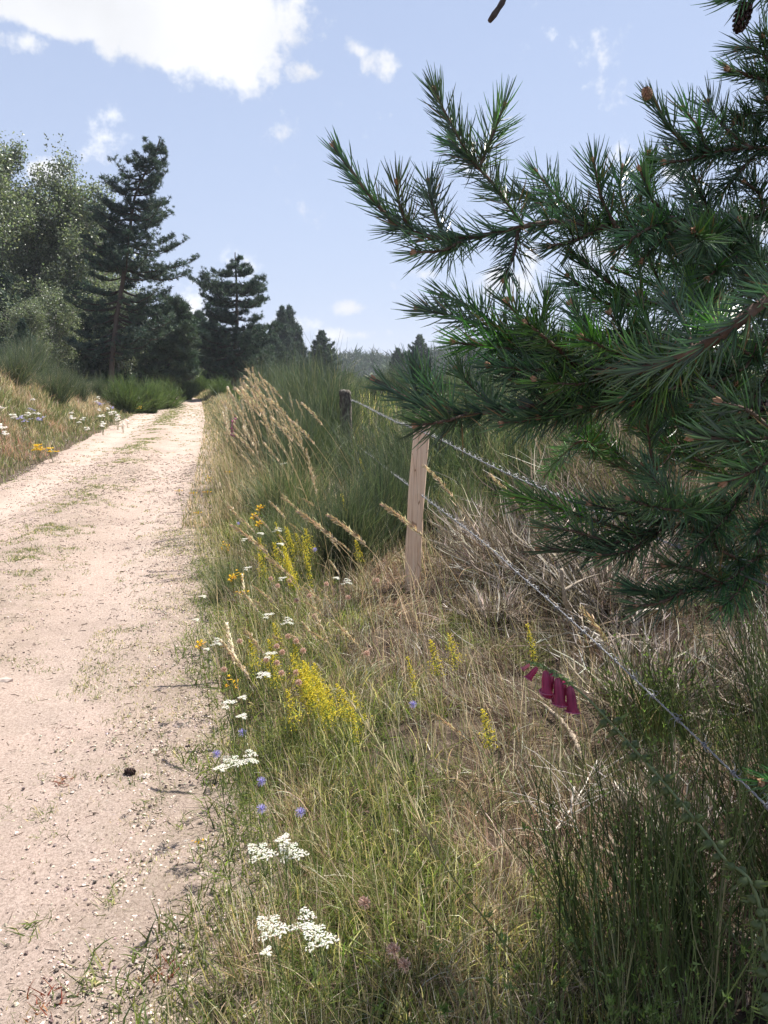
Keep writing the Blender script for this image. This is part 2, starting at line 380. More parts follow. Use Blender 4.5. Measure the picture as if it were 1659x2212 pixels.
def haze():
    b = Bag(); x0, x1, y0, y1, z0, z1 = -960., 960., -60., 1660., -4., 62.
    V = [(x, y, z) for x in (x0, x1) for y in (y0, y1) for z in (z0, z1)]
    Q4 = [(0, 1, 3, 2), (4, 6, 7, 5), (0, 4, 5, 1), (2, 3, 7, 6), (0, 2, 6, 4), (1, 5, 7, 3)]
    b.add(V, [t for q in Q4 for t in ((q[0], q[1], q[2]), (q[0], q[2], q[3]))], (1, 1, 1))
    m, nt = nt_new('air'); out = nt.nodes.new('ShaderNodeOutputMaterial'); v = nt.nodes.new('ShaderNodeVolumePrincipled')
    v.inputs['Color'].default_value = (.86, .91, 1, 1); v.inputs['Density'].default_value = HAZE; nt.links.new(v.outputs[0], out.inputs['Volume'])
    tag(b.build('haze', m), 'thin summer haze in the air', 'haze', kind='stuff')
HAZE = .0004
haze()
# gravel grains lying on the track
def icosa():
    g = (1 + 5 ** .5) / 2
    V = np.array([(-1, g, 0), (1, g, 0), (-1, -g, 0), (1, -g, 0), (0, -1, g), (0, 1, g), (0, -1, -g), (0, 1, -g), (g, 0, -1), (g, 0, 1), (-g, 0, -1), (-g, 0, 1)], float) / 1.9
    F = np.array([(0, 11, 5), (0, 5, 1), (0, 1, 7), (0, 7, 10), (0, 10, 11), (1, 5, 9), (5, 11, 4), (11, 10, 2), (10, 7, 6), (7, 1, 8), (3, 9, 4), (3, 4, 2), (3, 2, 6), (3, 6, 8), (3, 8, 9), (4, 9, 5), (2, 4, 11), (6, 2, 10), (8, 6, 7), (9, 8, 1)])
    return V, F
ICV, ICF = icosa()
OCV = np.array([(1, 0, 0), (0, 1, 0), (-1, 0, 0), (0, -1, 0), (0, 0, .8), (0, 0, -.8)], float)
OCF = np.array([(0, 1, 4), (1, 2, 4), (2, 3, 4), (3, 0, 4), (1, 0, 5), (2, 1, 5), (3, 2, 5), (0, 3, 5)])
def road_pts(n, y0, y1, pw=1.0, over=.25):
    y = y0 + (y1 - y0) * rng.random(n) ** pw; x = xl(y) - .05 + (xr(y) + over - xl(y)) * rng.random(n); return x, y
def gravel():
    b = Bag(); n = 75000
    x, y = road_pts(n, 1.0, 14, 1.6); r = .0022 + .0065 * rng.random(n) ** 4 + .0003 * y
    ed = rng.random(n) < .25; x = np.where(ed, xr(y) + .15 - .5 * rng.random(n) ** 1.5, x)
    cq = (x - xl(y)) / (xr(y) - xl(y)); wheel = np.exp(-((cq - .24) / .09) ** 2) + np.exp(-((cq - .75) / .09) ** 2)
    keep = fbm(x * 2.2, y * 2.2, 3, 71) + .5 * rng.random(n) - .28 * wheel > .60; x, y, r = x[keep], y[keep], r[keep]; n = len(x)
    k = pick([(.53, .44, .37), (.43, .35, .29), (.31, .25, .21), (.54, .47, .41), (.13, .10, .085)], [4, 5, 3, 1, 2.8], n, .12)
    rot = frames(rng.normal(0, 1, (n, 3))); rot[:, 2] *= .7
    b.add(*inst(OCV, OCF, np.stack([x, y, hgt(x, y) + .007 + r * .25], -1), rot, r, k))
    o = b.build('gravel', leafmat('grain', 0, .85, .2)); tag(o, 'loose pinkish grit scattered over the track', 'gravel', kind='stuff')
gravel()
for i, (u, v, s, lab) in enumerate([(313, 1682, .022, 'pale flat stone beside the reddish weed tuft on the track'), (145, 925 + 300, .02, 'pale stone far down the left rut of the track'),
                               (12, 1480, .035, 'white stone cut by the left edge of the photo'), (335, 1905, .016, 'small pale stone at the crumbling right edge of the track'),
                               (205, 1872, .018, 'small whitish pebble low on the track'), (440, 1895, .018, 'grey stone lying at the foot of the verge plants')]):
    p = on_ground(u, v); b = Bag(); Vn = ICV * np.array([1.3, .9, .5]); Vn = Vn * (1 + rng.normal(0, .12, (12, 1)))
    b.add(Vn * s, ICF, (.42, .345, .30)); o = b.build('stone', leafmat('grain', 0, .85, .2), loc=(p[0], p[1], p[2] + s * .3)); tag(o, lab, 'stone')

# ------------------------------------------------------------------ grass masses
def scatter_blades(bag, x, y, L, w, lean, curl, K, k=4, az=None, sink=0.0):
    n = len(x); z = hgt(x, y) - sink
    if az is None: az = rng.random(n) * 6.283
    pts = arcs(np.stack([x, y, z], -1), az, lean, curl, L, k); bag.add(*ribbons(pts, w, K))
def verge_pts(n, y0, y1, x0f, x1f, pw=1.4):
    y = y0 + (y1 - y0) * rng.random(n) ** pw; a = x0f(y); c = x1f(y); return a + (c - a) * rng.random(n), y
def ab(n, m, s): return np.abs(rng.normal(m, s, n))
def xe(y): return xr(y) + .62 * (fbm(np.asarray(y) * 1.15 + 7, 0 * np.asarray(y), 3, 201) - .5)
def verge():
    # short green herb layer next to the track, thinning over its edge
    b = Bag(); n = 72000
    x, y = verge_pts(n, .9, 8, lambda y: xr(y) - .6, lambda y: xr(y) + 1.2 + 0 * y, 1.5)
    r = x - xe(y); q = fbm(x * 2.6, y * 2.6, 4, 81); keep = q + .36 * sm((r + .50) / 1.0) - .25 * sm((r - .6) / .5) + .12 * rng.random(n) > .69; x, y, r = x[keep], y[keep], r[keep]; n = len(x)
    L = (.022 + .13 * sm((r - .02) / .5) * rng.random(n)) * (.8 + .5 * rng.random(n))
    scatter_blades(b, x, y, L, .0022 + .0012 * rng.random(n) + .0004 * y, ab(n, .35, .4), rng.normal(.5, .5, n), pick([GREEN, OLIVE, LIME, STRAW, DARKG, (.66, .58, .42)], [3, 4, 1.6, 3.4, 1.6, 1.8], n))
    o = b.build('verge_grass', m_blade); tag(o, 'short green grass and herbs along the right edge of the track', 'grass', kind='stuff')
    # fine matted hay-like grass of the near verge
    b = Bag(); n = 120000
    x, y = verge_pts(n, .9, 6.5, lambda y: xe(y) + .30, lambda y: 2.0 + .25 * y, 1.3)
    q = fbm(x * 1.7, y * 1.7, 3, 91)
    keep = q + .1 * rng.random(n) > .36; x, y, q = x[keep], y[keep], q[keep]; n = len(x)
    tuft = fbm(x * 7, y * 7, 2, 95); kp = tuft + .25 * rng.random(n) > .52; x, y, q, tuft = x[kp], y[kp], q[kp], tuft[kp]; n = len(x); L = (.06 + .15 * rng.random(n)) * (.5 + .8 * tuft)
    az = 6.28 * noise2(x * 3.1, y * 3.1, 97) * 1.6 + rng.normal(0, .8, n)
    kk = pick([STRAW, (.70, .62, .48), (.44, .31, .24), (.20, .14, .10), OLIVE], [1.6, 2.4, 3.6, 3.6, 1.0], n, .22); pk = (fbm(x * 1.4, y * 1.4, 2, 161) > .56)[:, None]; kk = np.where(pk, kk, kk * [.80, .86, .90]); dk = ((x - xr(y) > 1.0) & (rng.random(n) < .35))[:, None]; kk = np.where(dk, [[.13, .09, .065]], kk)
    rr_ = x - xr(y); gr = (fbm(x * 2.3, y * 2.3, 3, 99) - .06 * (y > 3.2) + .07 * (rr_ < .8) - .10 * (rr_ > .95) > .53)[:, None] & (rng.random((n, 1)) < .65); kk = np.where(gr, pick([GREEN, OLIVE, LIME], [3, 3, 2], n), kk)
    scatter_blades(b, x, y, L, .0013 + .0013 * rng.random(n) ** 2 + .0005 * y, ab(n, .8, .4), rng.normal(.8, .8, n), kk, k=5, az=az)
    o = b.build('dry_grass', m_straw); tag(o, 'matted dry pinkish hay grass covering the near verge', 'grass', kind='stuff')
    # upright fine stalks, denser in the middle distance
    b = Bag(); n = 8000
    x, y = verge_pts(n, 1.1, 12, lambda y: xe(y) + .12, lambda y: np.minimum(1.3, .3 + .25 * y) + 0 * y, 1.3)
    L = np.interp(y, [1, 3, 6, 12], [.16, .26, .36, .7]) * (.5 + .7 * rng.random(n))
    scatter_blades(b, x, y, L, .0014 + .0008 * rng.random(n) + .0003 * y, ab(n, .16, .16), rng.normal(.35, .3, n), pick([STRAW, (.66, .58, .42), OLIVE, GREEN, LIME], [3.2, 3.4, 3.0, 1.8, 1.0], n), 5,
                   az=rng.normal(math.pi * .9, 1.2, n))
    o = b.build('tall_grass', m_straw); tag(o, 'thin upright half-dry grass stalks on the right verge', 'grass', kind='stuff')
    # leafy dark green understorey below the flowers
    b = Bag(); n = 9000
    x, y = verge_pts(n, 1.2, 6.5, lambda y: xe(y) + .02, lambda y: xe(y) + .9, 1.3)
    scatter_blades(b, x, y, .03 + .09 * rng.random(n), .003 + .004 * rng.random(n), ab(n, .5, .35), rng.normal(.8, .5, n), pick([GREEN, DARKG, LIME, OLIVE], [4, 2, 1.5, 2], n))
    o = b.build('verge_leaves', m_blade); tag(o, 'small green leaves under the verge flowers', 'leaves', kind='stuff')
    # far right verge
    b = Bag(); n = 22000
    x, y = verge_pts(n, 8, 75, lambda y: xr(y) - .15, lambda y: xr(y) + 1.3, 1.6)
    r = x - xr(y)
    scatter_blades(b, x, y, (.10 + .32 * sm(r / .8)) * (.5 + .8 * rng.random(n)), .003 + .0006 * y, ab(n, .2, .2), rng.normal(.4, .3, n), pick([STRAW, PALE, OLIVE, GREEN], [3, 2, 3, 2], n))
    o = b.build('far_verge_grass', m_straw); tag(o, 'dry grass fringe on the right side of the track further on', 'grass', kind='stuff')
    # left bank
    b = Bag(); n = 105000
    y = 8 + 62 * rng.random(n) ** 1.5; l = -.15 + 4.6 * rng.random(n) ** .8; x = xl(y) - l
    q = fbm(x * .8, y * .8, 4, 101); q2 = fbm(x * .55 + 40, y * .55, 3, 111); q3 = fbm(x * 1.4, y * 1.4 + 70, 3, 121)
    keep = (l > .5) | (rng.random(n) < .25 + l * 1.2); x, y, l, q, q2, q3 = [a[keep] for a in (x, y, l, q, q2, q3)]; n = len(x)
    base = pick([STRAW, PALE, OLIVE, (.34, .28, .16), PINK], [2, 3.2, 3.2, 3, 1.2], n)
    gr = pick([GREEN, OLIVE, LIME], [3, 4, 1], n); rs = pick([(.40, .25, .16), (.46, .33, .22), (.45, .22, .17)], [2, 3, 1], n)
    base = np.where(((q > .55) | (l < .8))[:, None] & (rng.random((n, 1)) < .75), gr, base)
    base = np.where((q2 > .64)[:, None] & (y < 22)[:, None] & (rng.random((n, 1)) < .5), rs, base)
    L = np.interp(l, [-.2, .5, 1.5, 4.5], [.07, .2, .38, .45]) * (.5 + .7 * rng.random(n)) * (.6 + .8 * q3)
    scatter_blades(b, x, y, L, .0035 + .0007 * y, ab(n, .25, .25), rng.normal(.5, .35, n), base)
    o = b.build('bank_grass', m_straw); tag(o, 'mixed dry, green and rusty grass covering the left bank', 'grass', kind='stuff')
    # field grass far right and behind
    b = Bag(); n = 26000
    y = 14 + 130 * rng.random(n) ** 1.3; x = xr(y) + 1.5 + (y * .75 + 8) * rng.random(n)
    scatter_blades(b, x, y, .4 + .5 * rng.random(n), .01 + .0012 * y, ab(n, .2, .2), rng.normal(.3, .3, n), pick([OLIVE, DARKG, GREEN, STRAW], [3, 4, 3, 1.5], n))
    o = b.build('field_grass', m_blade); tag(o, 'rough grass between the broom bushes of the field', 'grass', kind='stuff')
    # dark crumbs, bark bits and dead needles lying on the gravel
    b = Bag(); n = 9000
    x, y = road_pts(n, 1.1, 16, 1.5, .5); kp = fbm(x * 1.6, y * 1.6, 3, 151) + .25 * (rng.random(n) < .3) + .12 * (x > xr(y) - .7) > .5; x, y = x[kp], y[kp]; n = len(x)
    pts = arcs(np.stack([x, y, hgt(x, y) + .012 + .004 * rng.random(n)], -1), rng.random(n) * 6.28, rng.normal(1.5, .12, n), rng.normal(0, .5, n), (.006 + .028 * rng.random(n) ** 2) * (1 + .1 * y), 3)
    b.add(*ribbons(pts, .002 + .002 * rng.random(n) + .0004 * y, pick([(.12, .085, .06), (.2, .15, .11), (.3, .24, .17), (.07, .06, .045)], [3, 3, 2, 2], n), .5))
    o = b.build('plant_litter', m_twig); tag(o, 'dark crumbs and dead plant bits strewn on the track', 'litter', kind='stuff')
    # sparse weeds over the track
    b = Bag(); n = 8500
    y = 1.2 + 42 * rng.random(n) ** 2.2; mid = rng.random(n) < .5
    x = np.where(mid, xl(y) * .5 + xr(y) * .5 + rng.normal(0, .2, n), xl(y) + (xr(y) - xl(y)) * rng.random(n))
    keep = fbm(x * 1.9, y * 1.9, 3, 131) > np.where(mid, .49, .56) - .16 * (y > 26); x, y = x[keep], y[keep]
    m_ = len(x); rep = 13; x = np.repeat(x, rep) + rng.normal(0, .022, m_ * rep); y = np.repeat(y, rep) + rng.normal(0, .022, m_ * rep); n = len(x)
    scatter_blades(b, x, y, .015 + .03 * rng.random(n), .002 + .0006 * y, ab(n, .8, .4), rng.normal(.4, .5, n), pick([GREEN, OLIVE, (.2, .21, .13), STRAW], [3, 4, 4, 2], n), 3)
    o = b.build('track_weeds', m_blade); tag(o, 'tiny flat weeds growing through the gravel of the track', 'weeds', kind='stuff')
verge()

# ------------------------------------------------------------------ weed tufts standing on the track
def weed_tuft(cols, n=46, L=.06):
    b = Bag(); z = np.zeros((n, 3)); z[:, :2] = rng.normal(0, .022, (n, 2))
    b.add(*ribbons(arcs(z, rng.random(n) * 6.28, ab(n, 1.0, .35), rng.normal(.2, 1.1, n), L * (.25 + .75 * rng.random(n)), 5), .002 + .0025 * rng.random(n), pick(cols, [3] + [1] * (len(cols) - 1), n)))
    return b.data('weed_tuft', m_blade)
wt = [weed_tuft([GREEN, OLIVE, STRAW]), weed_tuft([OLIVE, GREEN, PALE], 60, .075), weed_tuft([(.25, .07, .05), RUST, GREEN], 50, .06)]
for (u, v, k, s, lab) in [(140, 1690, 2, 1.0, 'dark red tuft with spiky leaves beside the pale flat stone'), (265, 1665, 0, 1, 'loose grey-green tuft just above the pale flat stone'),
                          (100, 2180, 2, 1.3, 'reddish brown tuft at the very bottom of the track'), (195, 2130, 1, 1.6, 'large grassy tuft at the bottom of the track'),
                          (350, 2110, 2, 1.3, 'red-stemmed tuft where the track meets the bottom verge'), (315, 1745, 0, 1, 'dark green sprig below the pale flat stone'),
                          (210, 1510, 1, .9, 'flattened wiry tuft halfway up the track'), (30, 1215, 1, 1.6, 'grassy tuft in the left rut near the photo edge'),
                          (390, 1790, 1, 1.1, 'dusty green tuft on the crumbling track edge'), (75, 2020, 0, 1.3, 'spread green tuft low at the left of the track'),
                          (240, 1960, 1, 1.2, 'thin green tuft among the grit low on the track'), (100, 1765, 0, 1.1, 'sparse sprig left below the red spiky tuft')]:
    p = on_ground(u, v); o = mk('weed_tuft', wt[k], None, p, random.random() * 6, s); tag(o, lab, 'weed', 'weed tufts on the track')
def cone_mesh(L=.045, r=.016, col=(.05, .03, .025), n=60):
    b = Bag(); i = np.arange(n); t = (i + .5) / n; a = i * 2.4; rr = r * np.sin(np.pi * np.clip(t * .85 + .15, 0, 1)) ** .7
    Z = np.stack([np.cos(a), np.sin(a), .35 + 0 * a], -1); pos = np.stack([np.cos(a) * rr * .6, np.sin(a) * rr * .6, t * L], -1)
    V0 = np.array([(-.5, -.25, 0), (.5, -.25, 0), (.4, .2, .9), (-.4, .2, .9), (0, .45, .8), (0, -.3, .9)], float); F0 = np.array([(0, 1, 2), (0, 2, 3), (3, 2, 4), (0, 3, 4), (1, 4, 2), (3, 5, 2)])
    b.add(*inst(V0, F0, pos, frames(Z, np.zeros(n)), .010 * np.ones(n), pick([col], [1], n)))
    b.add(*tubes(np.array([[(0, 0, 0), (0, 0, L)]]), [[r * .45, r * .2]], col, 6, True)); return b.data('pine_cone', m_twig)
ME_CONE = cone_mesh()
p = on_ground(272, 1680); o = mk('pine_cone', ME_CONE, None, (p[0], p[1], p[2] + .012)); o.rotation_euler = (1.4, .2, 1.1); tag(o, 'dark open pine cone lying on the track near the verge', 'pine cone')

# ------------------------------------------------------------------ broom
def broom_mesh(n=1500, Hh=1.5, rad=.8, cols=None, wts=None, w=.006, forks=2, sp=.55, dead=False):
    cols = cols or [(.085, .11, .07), (.045, .062, .042), (.14, .165, .10), (.28, .25, .17)]; wts = wts or [4, 3.6, 2.2, .8]
    b = Bag(); a = rng.random(n) * 6.283; rr = np.sqrt(rng.random(n)) * rad * .45
    root = np.stack([np.cos(a) * rr, np.sin(a) * rr, .15 * Hh * rng.random(n)], -1)
    lean = sp * (rr / (rad * .45)) * 1.15 + rng.normal(0, .1, n); L = Hh * (.72 + .3 * rng.random(n)) * (1 - .18 * (rr / (rad * .45)) ** 2)
    az = a + rng.normal(0, .35, n); K = pick(cols, wts, n)
    nc = 17; ci = rng.integers(0, nc, n); ca = rng.random(nc) * 6.28; cl = np.abs(rng.normal(0, .4, nc)) * sp; cf = .68 + .42 * rng.random(nc); root = root * [.5, .5, 1] + np.stack([np.cos(ca) * cl, np.sin(ca) * cl, 0 * ca], -1)[ci] * rad * .7
    az = np.where(rng.random(n) < .6, ca[ci] + rng.normal(0, .6, n), az); lean = cl[ci] * 1.1 + np.abs(rng.normal(0, .2, n)) + .3 * lean; L = L * cf[ci]
    pts = arcs(root, az, lean, rng.normal(-.15 if not dead else .25, .28, n), L, 5); b.add(*ribbons(pts, w * (1 + .5 * rng.random(n)), K, .4))
    for f in range(forks):
        i = rng.integers(2, 5, n); q = pts[np.arange(n), i]
        p2 = arcs(q, az + rng.normal(0, 1.0, n), lean + rng.normal(0, .35, n), rng.normal(-.1, .35, n), L * (.16 + .2 * rng.random(n)), 4); b.add(*ribbons(p2, w * .8 * np.ones(n), K * 1.12, .3))
    return b
def broom_proto(label, k, **kw):
    t = thing('broom_bush', label, 'broom bush'); b = broom_mesh(**kw); b.build('twigs', m_broom, t)
    Hh = kw.get('Hh', 1.5); n = 9; a = rng.random(n) * 6.28; s = Bag()
    pts = arcs(np.zeros((n, 3)), a, .25 + .35 * rng.random(n), rng.normal(0, .3, n), Hh * .6 * (.7 + .4 * rng.random(n)), 5)
    s.add(*tubes(pts, np.linspace(.014, .004, 5)[None] * np.ones((n, 1)), pick([(.14, .11, .08)], [1], n), 5)); s.build('stems', m_twig, t, True)
    return t
far = (0, -60, 0)
BR = [broom_proto('x', 0, n=1500, Hh=1.5, rad=1.0, sp=.5), broom_proto('x', 1, n=1300, Hh=1.35, rad=1.1, sp=.75), broom_proto('x', 2, n=1500, Hh=1.6, rad=.9, sp=.42),
      broom_proto('x', 3, n=1100, Hh=1.2, rad=.9, sp=.6, cols=[(.13, .17, .09), (.08, .11, .06), (.34, .30, .2)], wts=[3, 2, 2])]
used = [False] * 20
def put(protos, k, loc, rz, sc, label, group, off=0):
    """first use moves the prototype itself, later ones copy it"""
    pr = protos[k]
    if not pr.get('used'):
        pr['used'] = 1; pr.location = loc; pr.rotation_euler = (0, 0, rz); pr.scale = (sc, sc, sc); pr['label'] = label
        if group: pr['group'] = group
        return pr
    return dup(pr, loc, rz, sc, label, group)
# bushes one can point to
for (x, y, k, s, lab) in [(-.9, 12.2, 0, .9, 'broad dark green broom bush behind the tall straw stalks'), (.75, 9.6, 1, .85, 'broom bush just right of the old lichened post'),
                          (-.85, 6.9, 3, .60, 'low grey-green broom in front of the old post'), (.02, 6.3, 0, .52, 'rounded green broom left of the pale new post'),
                          (-1.3, 14.8, 2, 1.0, 'tall broom bush where the verge stalks begin'), (-2.1, 18.5, 0, 1.05, 'large round broom at the verge beyond the stalks'), (-.75, 5.9, 3, .42, 'small broom among the yellow flowers'),
                          (.42, 7.3, 1, .75, 'dark broom seen just left of and behind the pale post'), (-.3, 5.5, 0, .46, 'knee-high broom before the rounded one left of the pale post'), (-1.0, 8.4, 2, .52, 'broom in the middle of the thicket behind the straw stalks'), (-1.0, 9.9, 0, .66, 'broom at the left front of the thicket behind the straw stalks'), (-1.55, 11.0, 0, .78, 'dense dark broom right behind the straw stalks'), (-.15, 8.9, 1, .72, 'dark broom just in front of the foot of the old post'), (-2.3, 16.2, 1, .95, 'low spreading broom at the verge past the thicket'), (-2.6, 20.5, 0, .95, 'round broom of the verge before the second pine'), (.95, 8.3, 0, .95, 'dark green broom between the two posts and the pine'), (1.3, 7.4, 3, .95, 'olive broom behind the dead brush'), (1.5, 6.3, 0, .62, 'green broom rising just behind the upper wire'), (2.1, 6.2, 1, .8, 'olive green broom behind the brown dead broom'), (.7, 6.3, 3, .5, 'small broom right behind the pale post'), (2.3, 7.6, 2, 1.0, 'yellowish broom seen under the pine branches'), (3.4, 6.8, 1, 1.15, 'broom bush deep behind the pine branches'),
                          (-3.4, 24, 2, 1.05, 'broom bush hiding the foot of the second pine'), (-1.95, 5.05 + 0, 3, .26, 'low grey-green broom sprawling onto the track edge')]:
    if lab.startswith('low grey-green broom sprawl'): x, y, _ = on_ground(500, 1290)
    put(BR, k, (x, y, H(x, y) - .05), rng.random() * 6.28, s, lab, None)
for i in range(95):
    y = 9 + 75 * rng.random() ** 1.25; x = float(xr(y)) + 3.1 + (y * .72 + 5) * rng.random()
    put(BR, int(rng.integers(0, 4)), (x, y, H(x, y) - .05), rng.random() * 6.28, .8 + .35 * rng.random(), 'grey-green broom bush ' + ('close behind the fence among the first rows of the field' if y < 20 else 'in the middle rows of the field' if y < 45 else 'far out in the field before the skyline trees'), 'broom bushes filling the field')
# left bank bushes
for (u, v, d, k, s, lab) in [(20, 790, 21, 1, .88, 'rounded broom at the left edge on top of the bank'), (110, 800, 24, 1, .92, 'broad soft broom dome on the left bank'), (165, 810, 28, 0, .74, 'broom sloping down towards the big pine'),
                        (60, 745, 27, 2, .98, 'upper broom dome behind the first one on the bank'), (208, 822, 33, 0, .72, 'last broom of the bank beside the big pine trunk')]:
    p = P(u, v, d); put(BR, k, (p[0], p[1], H(p[0], p[1]) - .05), rng.random() * 6, s, lab, None)
YB = [broom_proto('x', 0, n=1300, Hh=1.0, rad=.6, sp=.75, w=.010, cols=[(.10, .15, .05), (.07, .10, .035), (.15, .19, .07)], wts=[2, 2, 1])]
for (u, v, d, s, lab) in [(322, 850, 34, 1.25, 'fresh green bush right below the small pine'), (268, 832, 33, 1.4, 'bright green bush at the foot of the big pine'), (352, 845, 38, 1.3, 'green bush along the far left bank'), (400, 838, 52, 1.5, 'green bush where the track bends'),
                     (432, 835, 58, 1.6, 'bush at the far end of the left bank'), (478, 850, 44, 1.1, 'small leafy bush at the right of the track bend')]:
    p = P(u, v, d); put(YB, 0, (p[0], p[1], H(p[0], p[1]) - .05), rng.random() * 6, s, lab, None)
# far sea of broom
b = Bag(); n = 42000; y = 70 + 170 * rng.random(n) ** 1.2; x = -30 + (y * .75 + 40) * rng.random(n); q = fbm(x * .35, y * .35, 3, 141)
x, y, q = x[x > xr(y) + 3], y[x > xr(y) + 3], q[x > xr(y) + 3]; n = len(x)
scatter_blades(b, x, y, .7 + 1.2 * q * rng.random(n), .03 + .0010 * y, ab(n, .25, .2), rng.normal(.2, .3, n), pick([(.085, .125, .06), (.055, .085, .04), (.16, .18, .08)], [3, 2, 2], n), 3)
tag(b.build('broom_field', m_broom), 'far field of broom reaching to the tree line', 'broom field', kind='stuff')

# dead grey brush behind the fence
def dead_brush(label, x, y, s, cols, n=750, sp=.9):
    t = thing('dead_broom', label, 'dead bush', (x, y, H(x, y) - .03), rng.random() * 6.28)
    b = broom_mesh(n=n, Hh=s, rad=s * .9, cols=cols, wts=[1.3, 2.2, 2], w=.006, forks=4, sp=sp, dead=True); b.build('twigs', m_straw, t)
    k = 8; pts = arcs(np.zeros((k, 3)), rng.random(k) * 6.28, .3 + .6 * rng.random(k), rng.normal(0, .3, k), s * .7 * np.ones(k), 5)
    c = Bag(); c.add(*tubes(pts, np.linspace(.014, .004, 5)[None] * np.ones((k, 1)), pick([(.25, .2, .16)], [1], k), 5)); c.build('stems', m_twig, t, True)
GREY = [(.50, .45, .41), (.21, .175, .145), (.10, .085, .06)]  # darker tones put the shade inside the brush into the twig colour
BRN = [(.26, .21, .17), (.13, .10, .07), (.10, .115, .045)]
for (x, y, s, lab, c, sp) in [(.95, 5.2, .75, 'silvery dead broom right of the pale post', GREY, .95), (1.35, 4.4, .8, 'grey dead brush between the two wires', GREY, 1.0), (1.9, 5.3, 1.3, 'tall brown dead broom under the main pine branch', BRN, .5),
                        (2.5, 5.0, 1.2, 'brown dead broom deeper behind the pine', BRN, .6), (1.2, 3.3, .45, 'low tangle of dead twigs below the lower wire', GREY, 1.15), (1.75, 3.3, .5, 'bleached dead twigs right of the wire end', GREY, 1.15),
                        (2.3, 3.6, .5, 'pinkish dead twigs at the right edge', GREY, 1.2), (1.55, 6.3, 1.0, 'dead grey broom behind the upper wire', GREY, .8), (.62, 4.3, .3, 'flattened dead brush at the foot of the pale post', GREY, 1.2), (.95, 2.25, .28, 'bundle of bleached twigs below the foxglove', GREY, 1.25)]:
    if lab == 'dead grey broom behind the upper wire': continue
    dead_brush(lab, x, y, s, c, 620 if s > .6 else 330, sp)
# green broom stems in the right foreground
def near_broom(label, x, y, s, n=240, lean=.3):
    t = thing('broom_shrub', label, 'broom bush', (x, y, H(x, y)), 0); b = Bag()
    a = rng.random(n) * 6.28; rr = np.sqrt(rng.random(n)) * .3 * s; root = np.stack([np.cos(a) * rr, np.sin(a) * rr, 0 * a], -1)
    az = np.where(rng.random(n) < .6, rng.normal(math.pi * .85, .7, n), rng.random(n) * 6.28)
    pts = arcs(root, az, ab(n, lean, .25), rng.normal(0, .2, n), s * (.45 + .6 * rng.random(n)), 7); K = pick([(.105, .145, .045), (.17, .21, .08), (.06, .08, .03), (.3, .26, .15)], [3, 2.4, 1.5, .5], n)
    b.add(*tubes(pts, np.linspace(.0023, .0010, 7)[None] * np.ones((n, 1)), K, 3))
    for f in range(4):
        i = rng.integers(1, 6, n); q = pts[np.arange(n), i]
        p2 = arcs(q, az + rng.normal(0, .9, n), lean + rng.normal(0, .25, n), rng.normal(-.2, .2, n), s * (.12 + .28 * rng.random(n)), 5); b.add(*tubes(p2, np.linspace(.0014, .0006, 5)[None] * np.ones((n, 1)), K * 1.1, 3))
    b.build('stems', m_broom, t)
    m = 1800; j = rng.integers(0, n, m); i = rng.integers(1, 7, m); q = pts[j, i] + rng.normal(0, .004, (m, 3)); l = Bag()
    l.add(*ribbons(arcs(q, rng.random(m) * 6.28, ab(m, .7, .4), np.zeros(m), .008 + .008 * rng.random(m), 3), .003 + .002 * rng.random(m), pick([(.13, .19, .06), (.2, .26, .1)], [2, 1], m))); l.build('leaves', m_blade, t)
near_broom('spreading green broom shrub filling the lower right', 1.3, 1.75, .95, 300, .35)
near_broom('green broom shrub behind the foxglove spike', 1.55, 2.35, .9, 260, .3)
near_broom('yellowish green broom growing through the fence and hiding the lower wire', .70, 1.72, .66, 170, .3)
near_broom('broom shrub at the lower right below the foxglove seed spike', 1.15, 1.55, .7, 110, .35)
near_broom('thin green broom shoots rising at the bottom right', .62, 1.35, .62, 34, .18)
near_broom('group of dark broom shoots at the bottom middle', .36, 1.30, .55, 16, .12)
near_broom('upright broom shoots right of the bottom clover heads', .22, 1.18, .42, 9, .1)
near_broom('broom shoots cut by the right edge of the photo', 1.5, 1.35, .95, 160, .3)
near_broom('small green broom tuft behind the lower wire', 1.1, 2.9, .45, 120, .3)

